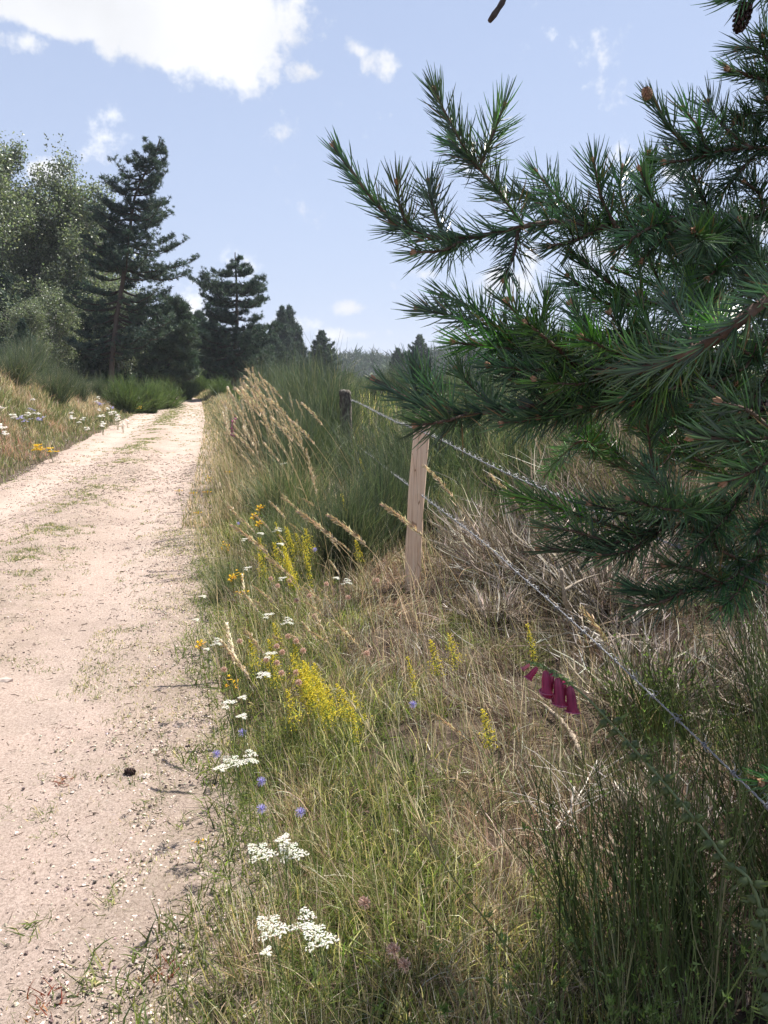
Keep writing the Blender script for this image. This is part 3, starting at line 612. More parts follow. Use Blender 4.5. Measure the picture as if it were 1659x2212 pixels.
# ------------------------------------------------------------------ fence
B1 = np.array(on_ground(890, 1272)); B0y = 10.6; B0x = (750 - CU) / FD * (B0y * .985 + .2); B0 = np.array([B0x, B0y, H(B0x, B0y)])
fn = np.array([B0[1] - B1[1], -(B0[0] - B1[0]), 0.]); fn /= np.linalg.norm(fn)
def fplane(u, v, off=.05):
    r = ray(u, v); return CAM + r * (np.dot(fn, B1 + fn * off - CAM) / np.dot(fn, r))
def fence():
    t = thing('barbed_wire_fence', 'old wire fence with one pale new post and one lichened post', 'fence', tuple(B1)); o3 = Vector(B1)
    def boxpost(pts, hw, hd, n, jit, yaw=0.):
        c = curve(pts, n); ring = [(-1, -1), (-.82, -1.06), (.82, -1.06), (1, -1), (1.04, -.6), (1.04, .6), (1, 1), (.82, 1.06), (-.82, 1.06), (-1, 1), (-1.04, .6), (-1.04, -.6)]
        R2 = np.array(ring) * [hw, hd]; cy, sy = math.cos(yaw), math.sin(yaw); V = []
        for i in range(n):
            for j, (a, d) in enumerate(R2):
                a2 = a + jit * (noise2(i * .35, j * 2.3, 5) - .5) * 2; d2 = d + jit * (noise2(i * .35, j * 1.9, 6) - .5) * 2
                V.append(c[i] + [a2 * cy - d2 * sy, a2 * sy + d2 * cy, 0])
        m = len(ring); F = []
        for i in range(n - 1):
            for j in range(m):
                a = i * m + j; q = i * m + (j + 1) % m; F += [(a, q, q + m), (a, q + m, a + m)]
        for j in range(1, m - 1): F.append(((n - 1) * m, (n - 1) * m + j, (n - 1) * m + j + 1))
        return V, F
    top = P(917, 868, ray_depth(B1[1] + .02, 868)); b = Bag()
    mid = (B1 + top) / 2 + [-.012, 0, 0]
    V, F = boxpost([B1 - [0, 0, .25] - (top - B1) * 0.0, B1, mid, top], .048, .036, 40, .0035, .06); b.add(np.array(V) - B1, F, (.6, .4, .3))
    m, nt = nt_new('fresh_sawn_wood'); N = nt.nodes.new; L = nt.links.new
    out = N('ShaderNodeOutputMaterial'); p = N('ShaderNodeBsdfPrincipled'); L(p.outputs[0], out.inputs[0]); p.inputs['Roughness'].default_value = .7
    g1 = ramp(nt, tex(nt, 9, 8, .6, sc=(9, 9, .5)), [(.3, (.68, .46, .31)), (.5, (.80, .585, .42)), (.7, (.86, .68, .51))])
    w = N('ShaderNodeTexVoronoi'); w.feature = 'DISTANCE_TO_EDGE'; w.inputs['Scale'].default_value = 5
    g = N('ShaderNodeTexCoord'); mp = N('ShaderNodeMapping'); mp.inputs['Scale'].default_value = (5, 5, .42); mp.inputs['Rotation'].default_value = (0, .06, 0); L(g.outputs['Object'], mp.inputs[0]); L(mp.outputs[0], w.inputs['Vector'])
    cr = ramp(nt, w.outputs[0], [(0, (.25, .15, .1)), (.012, (.6, .5, .42)), (.02, (1, 1, 1))])
    mx = N('ShaderNodeMix'); mx.data_type = 'RGBA'; mx.blend_type = 'MULTIPLY'; mx.inputs[0].default_value = .75; L(g1, mx.inputs[6]); L(cr, mx.inputs[7]); L(mx.outputs[2], p.inputs['Base Color'])
    bp = N('ShaderNodeBump'); bp.inputs['Strength'].default_value = .4; bp.inputs['Distance'].default_value = .003; L(tex(nt, 30, 6, .6, sc=(6, 6, .3)), bp.inputs['Height']); L(bp.outputs[0], p.inputs['Normal'])
    o = b.build('post', m, t); o['label'] = 'pale freshly sawn square post leaning slightly right'
    # old post: round, rough, lichened
    top0 = np.array([B0[0] - .02, B0[1], P(750, 843, ray_depth(B0[1], 843))[2]]); c = curve([B0 - [0, 0, .2], B0, top0], 40); V = []; F = []; m_ = 18
    for i in range(40):
        for j in range(m_):
            a = j * 6.283 / m_; r = .075 * (1 + .25 * (noise2(i * .5, j * .9, 15) - .5) + .25 * (noise2(0, j * 1.1, 16) - .5)) * (1 if i < 39 else .85)
            V.append(c[i] + [math.cos(a) * r, math.sin(a) * r, .03 * (noise2(j, 3, 17) - .5) if i == 39 else 0])
    for i in range(39):
        for j in range(m_):
            a = i * m_ + j; q = i * m_ + (j + 1) % m_; F += [(a, q, q + m_), (a, q + m_, a + m_)]
    for j in range(1, m_ - 1): F.append((39 * m_, 39 * m_ + j, 39 * m_ + j + 1))
    b = Bag(); b.add(np.array(V) - B1, F, (.3, .3, .3))
    mo = surfmat('lichened_wood', [(.32, (.035, .03, .025)), (.48, (.10, .085, .07)), (.6, (.18, .165, .13)), (.74, (.40, .40, .34))], 34, .95, .9, 60, sc=(1, 1, .5), bdist=.02)
    o = b.build('post', mo, t, True); o['label'] = 'old dark rough post crusted with lichen'
    # wires: two twisted strands with barbs
    mw = surfmat('galvanised_wire', [(.3, (.18, .18, .19)), (.7, (.40, .40, .41))], 120, .42, .2, spec=.6)
    mw.node_tree.nodes['Principled BSDF'].inputs['Metallic'].default_value = .55
    barb = Bag()
    for s_ in (-1, 1):
        for ph in (0, 1.6):
            tt = np.linspace(0, 1, 5); barb.add(*tubes(np.array([[(s_ * (.002 + .010 * a), .019 * math.cos(ph + a * 2.5) * a, .019 * math.sin(ph + a * 2.5) * a + .003 * s_) for a in tt]]), np.linspace(.0013, .0006, 5)[None], (.5, .5, .5), 4))
    th = np.linspace(0, 12.6, 20); barb.add(*tubes(np.array([[((a - 6.3) * .0009, .0042 * math.cos(a), .0042 * math.sin(a)) for a in th]]), .0012, (.5, .5, .5), 4))
    mb = barb.data('barb', mw, True)
    for lab, px in (('lower barbed wire strand', [(752, 946), (800, 985), (905, 1066), (1030, 1160), (1130, 1248), (1240, 1345), (1345, 1442), (1480, 1570), (1640, 1725), (1760, 1850)]),
                    ('upper barbed wire strand', [(720, 861), (762, 866), (835, 902), (934, 942), (1040, 996), (1130, 1038), (1240, 1085), (1440, 1172), (1659, 1264), (1760, 1306)])):
        pts = np.array([fplane(*q) for q in px]); Lt = np.sum(np.linalg.norm(np.diff(pts, axis=0), axis=1)); n = int(Lt / .012)
        c = curve(pts, n); s = np.linspace(0, Lt, n); T = nrm(np.gradient(c, axis=0)); A = nrm(np.cross(T, [0, 0, 1.])); Bv = np.cross(T, A)
        b = Bag()
        for ph in (0, math.pi):
            a = s / .045 * 6.283 + ph; rr = .0015; b.add(*tubes((c + A * (np.cos(a) * rr)[:, None] + Bv * (np.sin(a) * rr)[:, None] - B1)[None], .0012, (.5, .5, .5), 5))
        w = b.build('wire', mw, t, True); w['label'] = lab
        for k in np.arange(.06, Lt, .11):
            i = min(n - 2, int(k / Lt * n)); o = mk('barb', mb, w); X = Vector(T[i]); Y = Vector(A[i]); Z = X.cross(Y)
            M = Matrix((X, Y, Z)).transposed(); sp = random.random() * 3
            o.rotation_euler = (M @ Matrix.Rotation(sp, 3, 'X')).to_euler(); o.location = c[i] - B1
def ray_depth(y, v):
    r = ray(829, v); return y / r[1]
fence()

# ------------------------------------------------------------------ logs and dead branches
def dead_branch(label, pts, r0, r1, cols=(.30, .25, .20), twigs=6, lichen=False):
    c = curve(pts, 26); base = c[0].copy(); c = c + rng.normal(0, r0 * .18, c.shape); t = thing('dead_branch', label, 'branch', tuple(base)); b = Bag()
    b.add(*tubes((c - base)[None], np.linspace(r0, r1, 26)[None] * (1 + .15 * rng.normal(0, 1, (1, 26))), cols, 8, True)); b.build('wood', m_twig, t, True)
    if twigs:
        i = rng.integers(4, 24, twigs); q = c[i] - base; d = Bag()
        d.add(*tubes(arcs(q, rng.random(twigs) * 6.28, .6 + .8 * rng.random(twigs), rng.normal(0, .4, twigs), .08 + .18 * rng.random(twigs), 6), np.linspace(r1 * .8, .0008, 6)[None] * np.ones((twigs, 1)), np.array([cols] * twigs), 4)); d.build('twigs', m_twig, t, True)
    if lichen:
        n = 420; i = np.where(rng.random(n) < .6, rng.integers(6, 16, n), rng.integers(2, 24, n)); a = rng.random(n) * 6.28; q = c[i] - base + np.stack([np.cos(a) * r0, np.sin(a) * r0 * .5, np.abs(np.sin(a)) * r0], -1) + rng.normal(0, .008, (n, 3))
        l = Bag(); l.add(*ribbons(arcs(q, a, ab(n, .6, .5), rng.normal(0, 1, n), .008 + .016 * rng.random(n), 3), .004 + .003 * rng.random(n), pick([(.55, .60, .52), (.42, .48, .40)], [2, 1], n))); l.build('lichen', m_blade, t)
def PY(u, v, base): return P(u, v, base[1] / ray(u, v)[1])
def GP(u, v, up=.0): p = on_ground(u, v, up); return np.array([p[0], p[1], p[2] + up])
dead_branch('fallen branch with grey-green lichen at the lower right', [GP(1290, 1830, .05), GP(1400, 1900, .05), GP(1500, 1975, .04), GP(1640, 2060, .03), GP(1760, 2130, .03)], .008, .013, (.22, .17, .13), 10, True)
dead_branch('bare leaning stem left of the lower wire end', (lambda g: [PY(1212, 1230, g), PY(1222, 1300, g), g])(GP(1262, 1420)), .010, .016, (.34, .28, .21), 3)
dead_branch('pale forked stem standing under the lowest pine branch', (lambda g: [PY(1392, 1290, g), PY(1372, 1360, g), g])(GP(1352, 1440)), .009, .016, (.44, .38, .32), 4)
dead_branch('grey stick leaning between the wire and the forked stem', (lambda g: [PY(1262, 1355, g), PY(1320, 1395, g), g])(GP(1365, 1440)), .008, .009, (.5, .45, .4), 3)
dead_branch('dark curved branch lying right of the pale post', [GP(955, 1305, .05), GP(1060, 1265, .08), GP(1150, 1250, .12)], .008, .004, (.14, .11, .09), 5)
dead_branch('short brown stick below the foxglove bells', [GP(1175, 1530, .04), GP(1225, 1580, .03), GP(1262, 1650, .02)], .010, .012, (.30, .24, .18), 0)
dead_branch('thin bleached stick standing in the dry grass', [GP(1240, 1700, .12), GP(1235, 1760, .06), GP(1262, 1840, .02)], .004, .003, (.62, .56, .5), 5)
dead_branch('fan of bleached broom twigs in the dry grass', [GP(1290, 1650, .05), GP(1240, 1740, .05), GP(1180, 1820, .03)], .003, .002, (.6, .54, .48), 26)

# ------------------------------------------------------------------ flowers and seed heads
def stem_pts(h, lean, n=8, az=math.pi * .9): return arcs(np.zeros((1, 3)), np.array([az]), np.array([lean * .4]), np.array([lean]), np.array([h]), n)
STAR = np.array([(0, 0, .15)] + [(math.cos(a) * r, math.sin(a) * r, 0) for i in range(5) for a, r in ((i * 1.2566, .35), (i * 1.2566 + .63, 1.))], float)
STARF = np.array([(0, 1 + 2 * i, 2 + 2 * i) for i in range(5)] + [(0, 2 + 2 * i, 1 + (2 * i + 2) % 10) for i in range(5)])
def yarrow(h, nh, seed, lean=.15, spread=.03):
    t = thing('yarrow', 'x', 'yarrow plant'); s = Bag(); c = stem_pts(h, lean, 9); s.add(*tubes(c, np.linspace(.0018, .0012, 9)[None], (.16, .2, .08), 4)); tip = c[0, -1]; f = Bag()
    for i in range(nh):
        a = i * 2.4 + seed; r = spread * math.sqrt((i + .3) / nh); top = tip + [math.cos(a) * r, math.sin(a) * r, .03 + rng.normal(0, .005)]
        s.add(*tubes(np.array([[c[0, -2], (c[0, -2] + top) / 2 + [math.cos(a) * r * .3, math.sin(a) * r * .3, 0], top]]), .0009, (.18, .22, .1), 3))
        n = 26; q = rng.random(n) * 6.28; rr = np.sqrt(rng.random(n)) * spread * .42; pos = top + np.stack([np.cos(q) * rr, np.sin(q) * rr, .004 - rr * rr * 12 + rng.normal(0, .0012, n)], -1)
        Z = np.stack([np.cos(q) * rr * 14, np.sin(q) * rr * 14, 1 + 0 * q], -1) + rng.normal(0, .2, (n, 3))
        f.add(*inst(STAR, STARF, pos, frames(Z), .0036 * np.ones(n), pick([(.68, .67, .60), (.56, .55, .45)], [3, 1], n, .08)))
    s.build('stem', m_blade, t, True); f.build('flower_head', m_petal, t)
    n = 150; zz = rng.random(n) ** 1.3 * .75 * h; i = np.interp(zz, c[0, :, 2], np.arange(9)); ii = i.astype(int).clip(0, 8); root = c[0, ii] + rng.normal(0, .004, (n, 3))
    g = rng.integers(0, 8, n) * .785; l = Bag(); off = rng.random(n) * .05; root += np.stack([np.cos(g) * off, np.sin(g) * off, off * .4], -1)
    l.add(*ribbons(arcs(root, g + rng.normal(0, 1, n), ab(n, .8, .3), rng.normal(.3, .3, n), .012 + .02 * rng.random(n), 3), .0022 * np.ones(n), pick([GREEN, OLIVE, LIME], [3, 2, 1], n))); l.build('leaves', m_blade, t)
    t['h'] = float(tip[2] + .03); t['dx'] = float(tip[0]); t['dy'] = float(tip[1]); return t
def ball(kind):
    t = thing(kind[0], 'x', kind[1]); h = kind[2]; s = Bag(); c = stem_pts(h, .25, 8); s.add(*tubes(c, np.linspace(.0014, .001, 8)[None], kind[3], 4)); s.build('stem', m_blade, t, True); tip = c[0, -1]
    n = kind[6]; d = nrm(rng.normal(0, 1, (n, 3)) + [0, 0, .4]); f = Bag(); r = kind[4]
    pts = tip + d[:, None] * (np.linspace(.25, 1, 3)[None, :, None] * r) + rng.normal(0, r * .06, (n, 3, 3)); f.add(*ribbons(pts, np.full(n, kind[7]), pick(kind[5], [2, 1], n), .5))
    f.add(ICV * r * .28 + tip, ICF, np.array(kind[5][1])); f.build('flower_head' if kind[0] == 'sheep_bit' else 'seed_head', m_petal, t); t['h'] = float(tip[2]); t['dx'] = float(tip[0]); t['dy'] = float(tip[1]); return t
def bedstraw(h, w_, n=230, cols=((.66, .55, .04), (.5, .46, .06))):
    t = thing('bedstraw', 'x', 'wildflower'); s = Bag(); c = stem_pts(h, .2, 8); s.add(*tubes(c, np.linspace(.0014, .0008, 8)[None], (.16, .2, .05), 3))
    k = rng.random(n); z = h * (.55 + .45 * k); rr = w_ * (1.15 - k) * np.sqrt(rng.random(n)); g = rng.random(n) * 6.28; rr = rr * (.4 + 1.1 * noise2(g * 1.3, z * 60, 171)); sx = np.stack([np.interp(z, c[0, :, 2], c[0, :, q_]) for q_ in range(3)], -1)
    pos = sx + rng.normal(0, .004, (n, 3)) + np.stack([np.cos(g) * rr, np.sin(g) * rr, rr * .5 + rng.normal(0, .006, n)], -1); f = Bag()
    f.add(*inst(STAR, STARF, pos, frames(rng.normal(0, 1, (n, 3)) + [0, 0, 1]), .0042 + .0014 * rng.random(n), pick(list(cols), [2, 1], n, .1)))
    m = 40; ri = rng.integers(0, n, m); pp = sx[ri] - [0, 0, .02]; q = pos[ri]; s.add(*tubes(np.stack([pp, q], 1), .0006, (.2, .24, .06), 3)); s.build('stem', m_blade, t); f.build('flowers', m_petal, t)
    l = Bag(); m = 110; zi = rng.integers(0, 6, m); l.add(*ribbons(arcs(c[0, zi] + rng.normal(0, .006, (m, 3)), rng.random(m) * 6.28, ab(m, 1.0, .3), 0 * rng.random(m), .012 + .012 * rng.random(m), 3), .0018 * np.ones(m), pick([GREEN, LIME], [2, 1], m))); l.build('leaves', m_blade, t)
    t['h'] = float(c[0, -1, 2] * .9); t['dx'] = float(c[0, -1, 0]); t['dy'] = float(c[0, -1, 1]); return t
def wort(h, nf=9, cols=((.80, .50, .02), (.72, .34, .02))):
    t = thing('st_johns_wort', 'x', 'wildflower'); s = Bag(); c = stem_pts(h, .15, 8); s.add(*tubes(c, np.linspace(.0018, .001, 8)[None], (.22, .16, .06), 4)); tip = c[0, -1]; f = Bag()
    q = rng.random(nf) * 6.28; rr = .035 * np.sqrt(rng.random(nf)); pos = tip + np.stack([np.cos(q) * rr, np.sin(q) * rr, rng.normal(0, .012, nf)], -1)
    s.add(*tubes(np.stack([np.repeat(c[0, -2][None], nf, 0), pos], 1), .0007, (.2, .2, .06), 3))
    f.add(*inst(STAR, STARF, pos, frames(rng.normal(0, .6, (nf, 3)) + [0, -.3, 1]), .009 + .004 * rng.random(nf), pick(list(cols), [2, 1], nf, .08))); s.build('stem', m_blade, t, True); f.build('flowers', m_petal, t)
    m = 60; zi = rng.integers(1, 8, m); l = Bag(); l.add(*ribbons(arcs(c[0, zi], rng.random(m) * 6.28, ab(m, 1.0, .3), 0 * rng.random(m), .014 + .01 * rng.random(m), 3), .005 * np.ones(m), pick([GREEN, LIME], [2, 1], m))); l.build('leaves', m_blade, t)
    t['h'] = float(tip[2]); t['dx'] = float(tip[0]); t['dy'] = float(tip[1]); return t
def head_at(protos, k, u, v, label, group=None, sc=1.0, up=None):
    """stand the plant so that its head comes out at the measured place above the ground"""
    pr = protos[k]; hh = (up or pr['h']) * sc; x, y, _ = on_ground(u, v, hh); sc = hh / pr['h']
    x -= pr['dx'] * sc; y -= pr['dy'] * sc
    return put(protos, k, (x, y, H(x, y) - .005), 0, sc, label, group)
YA = [yarrow(.34, 7, 0), yarrow(.38, 5, 1.1, .1, .026), yarrow(.30, 9, 2.2, .22, .034), yarrow(.42, 4, 3, .05, .02)]
G_Y = 'white yarrow plants along the track'
for (u, v, k, s, lab) in [(590, 2015, 2, 1.0, 'left of the three nearest white yarrow heads'), (662, 1993, 0, .9, 'topmost of the three nearest white yarrow heads'), (690, 2035, 2, .98, 'right of the three nearest white yarrow heads'), (578, 2058, 3, .7, 'small yarrow head just below the nearest group'),
                          (565, 1853, 2, 1.0, 'left half of the wide yarrow pair below the blue flowers'), (632, 1852, 2, .98, 'right half of the wide yarrow pair below the blue flowers'), (615, 1822, 3, 1, 'small yarrow head atop the wide pair'), (505, 1652, 2, 1.0, 'broad yarrow above the two red seed sprays'), (540, 1648, 0, 1.0, 'yarrow touching the right of the broad one'), (478, 1664, 3, 1.0, 'small yarrow at the left of the broad one'),
                          (495, 1524, 1, 1.1, 'yarrow at the track edge above the first blue flower'), (526, 1512, 3, .9, 'tiny yarrow beside the track edge yarrow'), (525, 1554, 3, 1.0, 'single small yarrow directly above a blue flower'), (566, 1459, 1, 1, 'yarrow among the brown seed balls, left'), (578, 1462, 3, 1, 'yarrow among the brown seed balls, right'), (584, 1412, 1, 1.1, 'yarrow leaning out above the brown seed balls'),
                          (580, 1335, 1, 1.1, 'yarrow left of a pair in the middle of the verge'), (622, 1345, 0, 1, 'yarrow right of a pair in the middle of the verge'), (470, 1392, 0, 1, 'yarrow next to the orange flowers at the track edge'), (448, 1405, 3, .8, 'low yarrow under the orange flowers'), (750, 1262, 0, .95, 'yarrow nearest to the foot of the pale post'), (728, 1252, 3, 1, 'small yarrow left of the one near the post'), (610, 1252, 1, 1, 'yarrow behind a tuft of dead seed heads'),
                          (535, 1230, 1, 1, 'yarrow high beside the orange cluster'), (612, 1002, 1, 1.35, 'tall lone yarrow in front of the dark broom'), (600, 1150, 0, 1.1, 'yarrow inside the yellow flower patch'), (530, 1168, 1, 1.1, 'yarrow left of the yellow flower patch'), (565, 1155, 3, 1.2, 'small yarrow at the top of the yellow patch'), (608, 1178, 3, 1.2, 'small yarrow at the right of the yellow patch'),
                          (335, 1620, 1, .55, 'pale washed-out yarrow lying on the gravel'), (425, 1340, 3, .9, 'low yarrow drooping over the track edge'), (440, 1290, 3, 1, 'faded yarrow on the grey-green broom')]:
    head_at(YA, k, u, v, lab, G_Y, s)
SB = [ball(('sheep_bit', 'blue flower', .30, (.14, .2, .07), .016, [(.46, .43, .74), (.32, .29, .55)], 75, .0016))]
for (u, v, lab) in [(565, 1700, 'blue scabious above the two side by side ones'), (565, 1755, 'left of the two blue scabious side by side'), (649, 1757, 'right of the two blue scabious side by side'), (523, 1588, 'blue scabious below the single small yarrow'), (468, 1630, 'blue scabious nearest to the track'), (892, 1530, 'lone blue scabious in the brown grass'),
                    (515, 1135, 'distant blue scabious left of the yellow patch'), (680, 1188, 'distant blue scabious right of the yellow patch')]: head_at(SB, 0, u, v, lab, 'blue scabious on the verge')
CB = [ball(('clover', 'seed head', .32, (.24, .17, .09), .0150, [(.66, .50, .40), (.46, .31, .23)], 110, .0034))]
for (u, v, s) in [(598, 1405, 1), (610, 1420, 1), (640, 1395, 1), (655, 1412, 1), (622, 1378, 1), (518, 1390, 1), (484, 1448, 1), (608, 1460, 1), (640, 1452, 1), (600, 1268, 1), (625, 1262, 1), (585, 1255, 1), (705, 1265, 1), (640, 1300, 1), (668, 1290, 1), (752, 1292, 1), (792, 1415, 1), (598, 1440, 1), (645, 1478, 1), (575, 1430, 1), (680, 1330, 1), (815, 1255, 1)]:
    head_at(CB, 0, u, v, 'small round brown seed head among the yarrow of the verge', 'brown seed heads among the yarrow', s)
for (u, v, s, lab) in [(787, 1962, 1.0, 'large brown clover head right of the nearest yarrow'), (850, 2052, 1.0, 'upper brown clover head at the bottom middle'), (873, 2090, .95, 'lower brown clover head at the bottom middle')]: head_at(CB, 0, u, v, lab, None, s)
BS = [bedstraw(.42, .05), bedstraw(.36, .035, 200), bedstraw(.46, .022, 150)]
for (u, v, k, s, lab) in [(930, 1405, 1, 1, 'narrow yellow bedstraw spike right of the grass stalks'), (970, 1392, 0, .85, 'loose yellow bedstraw in the green grass'), (1042, 1560, 1, .9, 'bright yellow spike alone left below the foxglove'), (1138, 1365, 2, .9, 'yellow spike in the shade above the foxglove'), (880, 1445, 2, .8, 'thin yellow spike beneath the narrow one'), (778, 1005, 2, 1.2, 'tall yellow spike in front of the old post'), (738, 1085, 2, 1.2, 'yellow spray on the broom left of the pale post'), (768, 1178, 1, .9, 'low yellow bedstraw between broom and post'), (752, 1540, 2, .8, 'single yellow tip right of the big yellow patch')]:
    head_at(BS, k, u, v, lab, None, s)
for i in range(26):
    u = 655 + rng.normal(0, 62); v = 1458 + (u - 660) * .35 + rng.normal(0, 32); head_at(BS, int(rng.integers(0, 2)), u, v, 'yellow bedstraw in the big patch below the brown seed heads', 'big yellow bedstraw patch', .85)
for i in range(16):
    u = 620 + rng.normal(0, 32); v = 1185 + rng.normal(0, 32); head_at(BS, int(rng.integers(0, 3)), u, v, 'yellow bedstraw in the upper patch left of the broom', 'upper yellow bedstraw patch', 1)
SJ = [wort(.42, 10), wort(.36, 7), wort(.4, 13)]
for (u, v, k, s, lab) in [(386, 1060, 1, 1.1, 'orange-yellow flower leaning furthest over the track'), (417, 1063, 1, 1.1, 'orange-yellow flower second from the track'), (447, 1063, 1, 1.2, 'yellow flower head third from the track'), (452, 1035, 0, 1.1, 'upper yellow flower head by the track edge'), (427, 1107, 1, 1, 'yellow flower head hanging lowest over the track'), (495, 1020, 1, 1.1, 'small orange flower below the pink foxglove'),
                          (548, 1120, 2, 1.2, 'top of the orange cluster in the straw'), (560, 1105, 2, 1.2, 'right side of the orange cluster in the straw'), (558, 1135, 2, 1.1, 'lower part of the orange cluster in the straw'), (488, 1185, 0, 1, 'orange flower below the orange cluster'), (500, 1250, 2, 1, 'yellow-orange cluster left of the yarrow'), (518, 1248, 0, 1, 'yellow-orange flowers beside that cluster'), (524, 1280, 1, 1, 'yellow star flowers under the cluster'),
                          (430, 1392, 2, .9, 'orange flowers at the track edge beside yarrow'), (503, 1478, 0, .9, 'orange-yellow flower under the round seed heads'), (427, 1815, 1, .5, 'tiny yellow flower low at the track edge')]: head_at(SJ, k, u, v, lab, None, s)

# tall grass stalks with seed panicles
def stalk(h, lean, dense, pl, az=math.pi * .95, col=PALE):
    t = thing('grass_stalk', 'x', 'grass stalk'); c = stem_pts(h, lean, 14, az); s = Bag(); s.add(*tubes(c, np.linspace(.0017, .0007, 14)[None], np.array(STRAW) * .95, 4)); s.build('stem', m_straw, t, True)
    n = dense; k = rng.random(n); cc = curve(c[0], 60); i = (59 * (1 - pl * k)).astype(int); T = nrm(np.gradient(cc, axis=0))[i]; d = nrm(T * 1.6 + rng.normal(0, .55, (n, 3)))
    Ls = .014 + .014 * rng.random(n); wsp = .010 * np.sin(np.clip(k * 3.0 + .25, 0, 3.14)) ; p0 = cc[i] + rng.normal(0, 1, (n, 3)) * wsp[:, None] * .6
    pts = p0[:, None] + d[:, None] * (np.linspace(0, 1, 3)[None, :, None] * Ls[:, None, None]); b = Bag(); b.add(*tubes(pts, np.array([[.0012, .0021, .0004]]), pick([(.74, .67, .52), col, STRAW], [5, 4, 2], n), 3)); b.build('seed_head', m_straw, t)
    m = 3; zi = rng.integers(1, 6, m); l = Bag(); l.add(*ribbons(arcs(c[0, zi], rng.random(m) * 6.28, ab(m, .4, .2), ab(m, 1.2, .4), .12 + .12 * rng.random(m), 6), .003 * np.ones(m), pick([STRAW, OLIVE], [2, 1], m))); l.build('leaf', m_straw, t)
    t['h'] = float(c[0, -1, 2]); t['dx'] = float(c[0, -1, 0]); t['dy'] = float(c[0, -1, 1]); return t
def tip_at(protos, k, u, v, d, label, group=None):
    """stand a stalk about d metres away, as tall as its tip needs"""
    pr = protos[k]; p = P(u, v, d); sc = (p[2] - H(p[0], p[1])) / pr['h']
    rz = float(rng.normal(0, .55)) if group else 0.; cz, sz = math.cos(rz), math.sin(rz); dx, dy = pr['dx'] * cz - pr['dy'] * sz, pr['dx'] * sz + pr['dy'] * cz
    for _ in range(3):
        x = p[0] - dx * sc; y = p[1] - dy * sc; sc = (p[2] - H(x, y)) / pr['h']
    return put(protos, k, (x, y, H(x, y) - .01), rz, sc, label, group)
GS = [stalk(1.15, .35, 170, .28), stalk(1.0, .6, 140, .22), stalk(1.25, .18, 130, .25), stalk(.8, .75, 170, .30), stalk(.62, .55, 110, .26)]
G_S = 'tall straw stalks with seed heads on the verge'
for (u, v, k, sc, lab) in [(643, 1100, 3, .85, 'arching stalk whose seed head begins right of the yellow patch'), (708, 1108, 3, .85, 'arching stalk pointing at the lower wire'), (825, 1085, 3, .8, 'arching stalk just left of the pale post'), (915, 1000, 1, .85, 'stalk crossing in front of the pale post top'), (1058, 1020, 1, .85, 'lone thin stalk right of the pale post'), (546, 1262, 3, .8, 'stalk with a long seed head above the yarrow'), (660, 965, 2, .85, 'upright stalk left of the old post'), (500, 1130, 3, .9, 'stalk bending over the orange cluster'),
                          (575, 1200, 3, .9, 'leaning stalk above the middle yarrows'), (655, 1265, 3, .85, 'leaning stalk below the pointed broom'), (935, 1535, 3, .55, 'short drooping seed head left of the foxglove'), (1000, 1690, 4, .55, 'fluffy straw seed head in the brown grass'), (440, 1990, 4, .7, 'thin stalk rising at the bottom track edge'), (830, 2030, 4, .6, 'low curved seed head above the clover heads'), (1255, 1310, 4, .7, 'faded seed head under the pine branch')]:
    tip_at(GS, k, u, v, {.55: 2.6, .7: (2.0 if v > 1900 else 3.0), .6: 1.75}.get(sc, 4.2) if v > 1060 else 4.4, lab)
for i in range(90):
    u = 472 + 185 * rng.random() ** 1.2; v = 845 - 55 * math.exp(-((u - 545) / 45) ** 2) + abs(rng.normal(0, 100)); k = int(rng.integers(0, 3))
    tip_at(GS, k, u, v, 6.2 + 4.5 * rng.random(), 'one of the dense tall straw stalks before the dark broom', G_S)
for i in range(30):
    u = 470 + 260 * rng.random(); v = 1050 + 330 * rng.random(); tip_at(GS, int(rng.integers(3, 5)), u, v, 3.0 + 3.0 * (1380 - v) / 330 + .6 * rng.random(), 'thin straw stalk leaning among the verge flowers', 'thin stalks among the verge flowers')
t = thing('grass_culm', 'long green-yellow grass stem slanting across the lower middle of the verge', 'grass stalk', (0, 0, 0)); a = curve([GP(1180, 2150), P(960, 1870, 1.75), P(870, 1690, 1.9), P(760, 1520, 2.1)], 40); t.location = a[0]; b = Bag()
b.add(*tubes((a - a[0])[None], np.linspace(.0026, .001, 40)[None], (.26, .26, .11), 5)); b.build('stem', m_blade, t, True)
n = 150; i = rng.integers(20, 40, n); d = nrm(nrm(np.gradient(a, axis=0))[i] * 2.2 + rng.normal(0, .5, (n, 3))); Ls = .03 + .05 * rng.random(n) * (40 - i) / 20; b = Bag(); b.add(*tubes((a[i] - a[0])[:, None] + d[:, None] * (np.linspace(0, 1, 4)[None, :, None] * Ls[:, None, None]), np.array([[.0005, .0007, .001, .0002]]), pick([(.5, .44, .26), OLIVE], [2, 1], n), 3)); b.build('seed_head', m_straw, t)
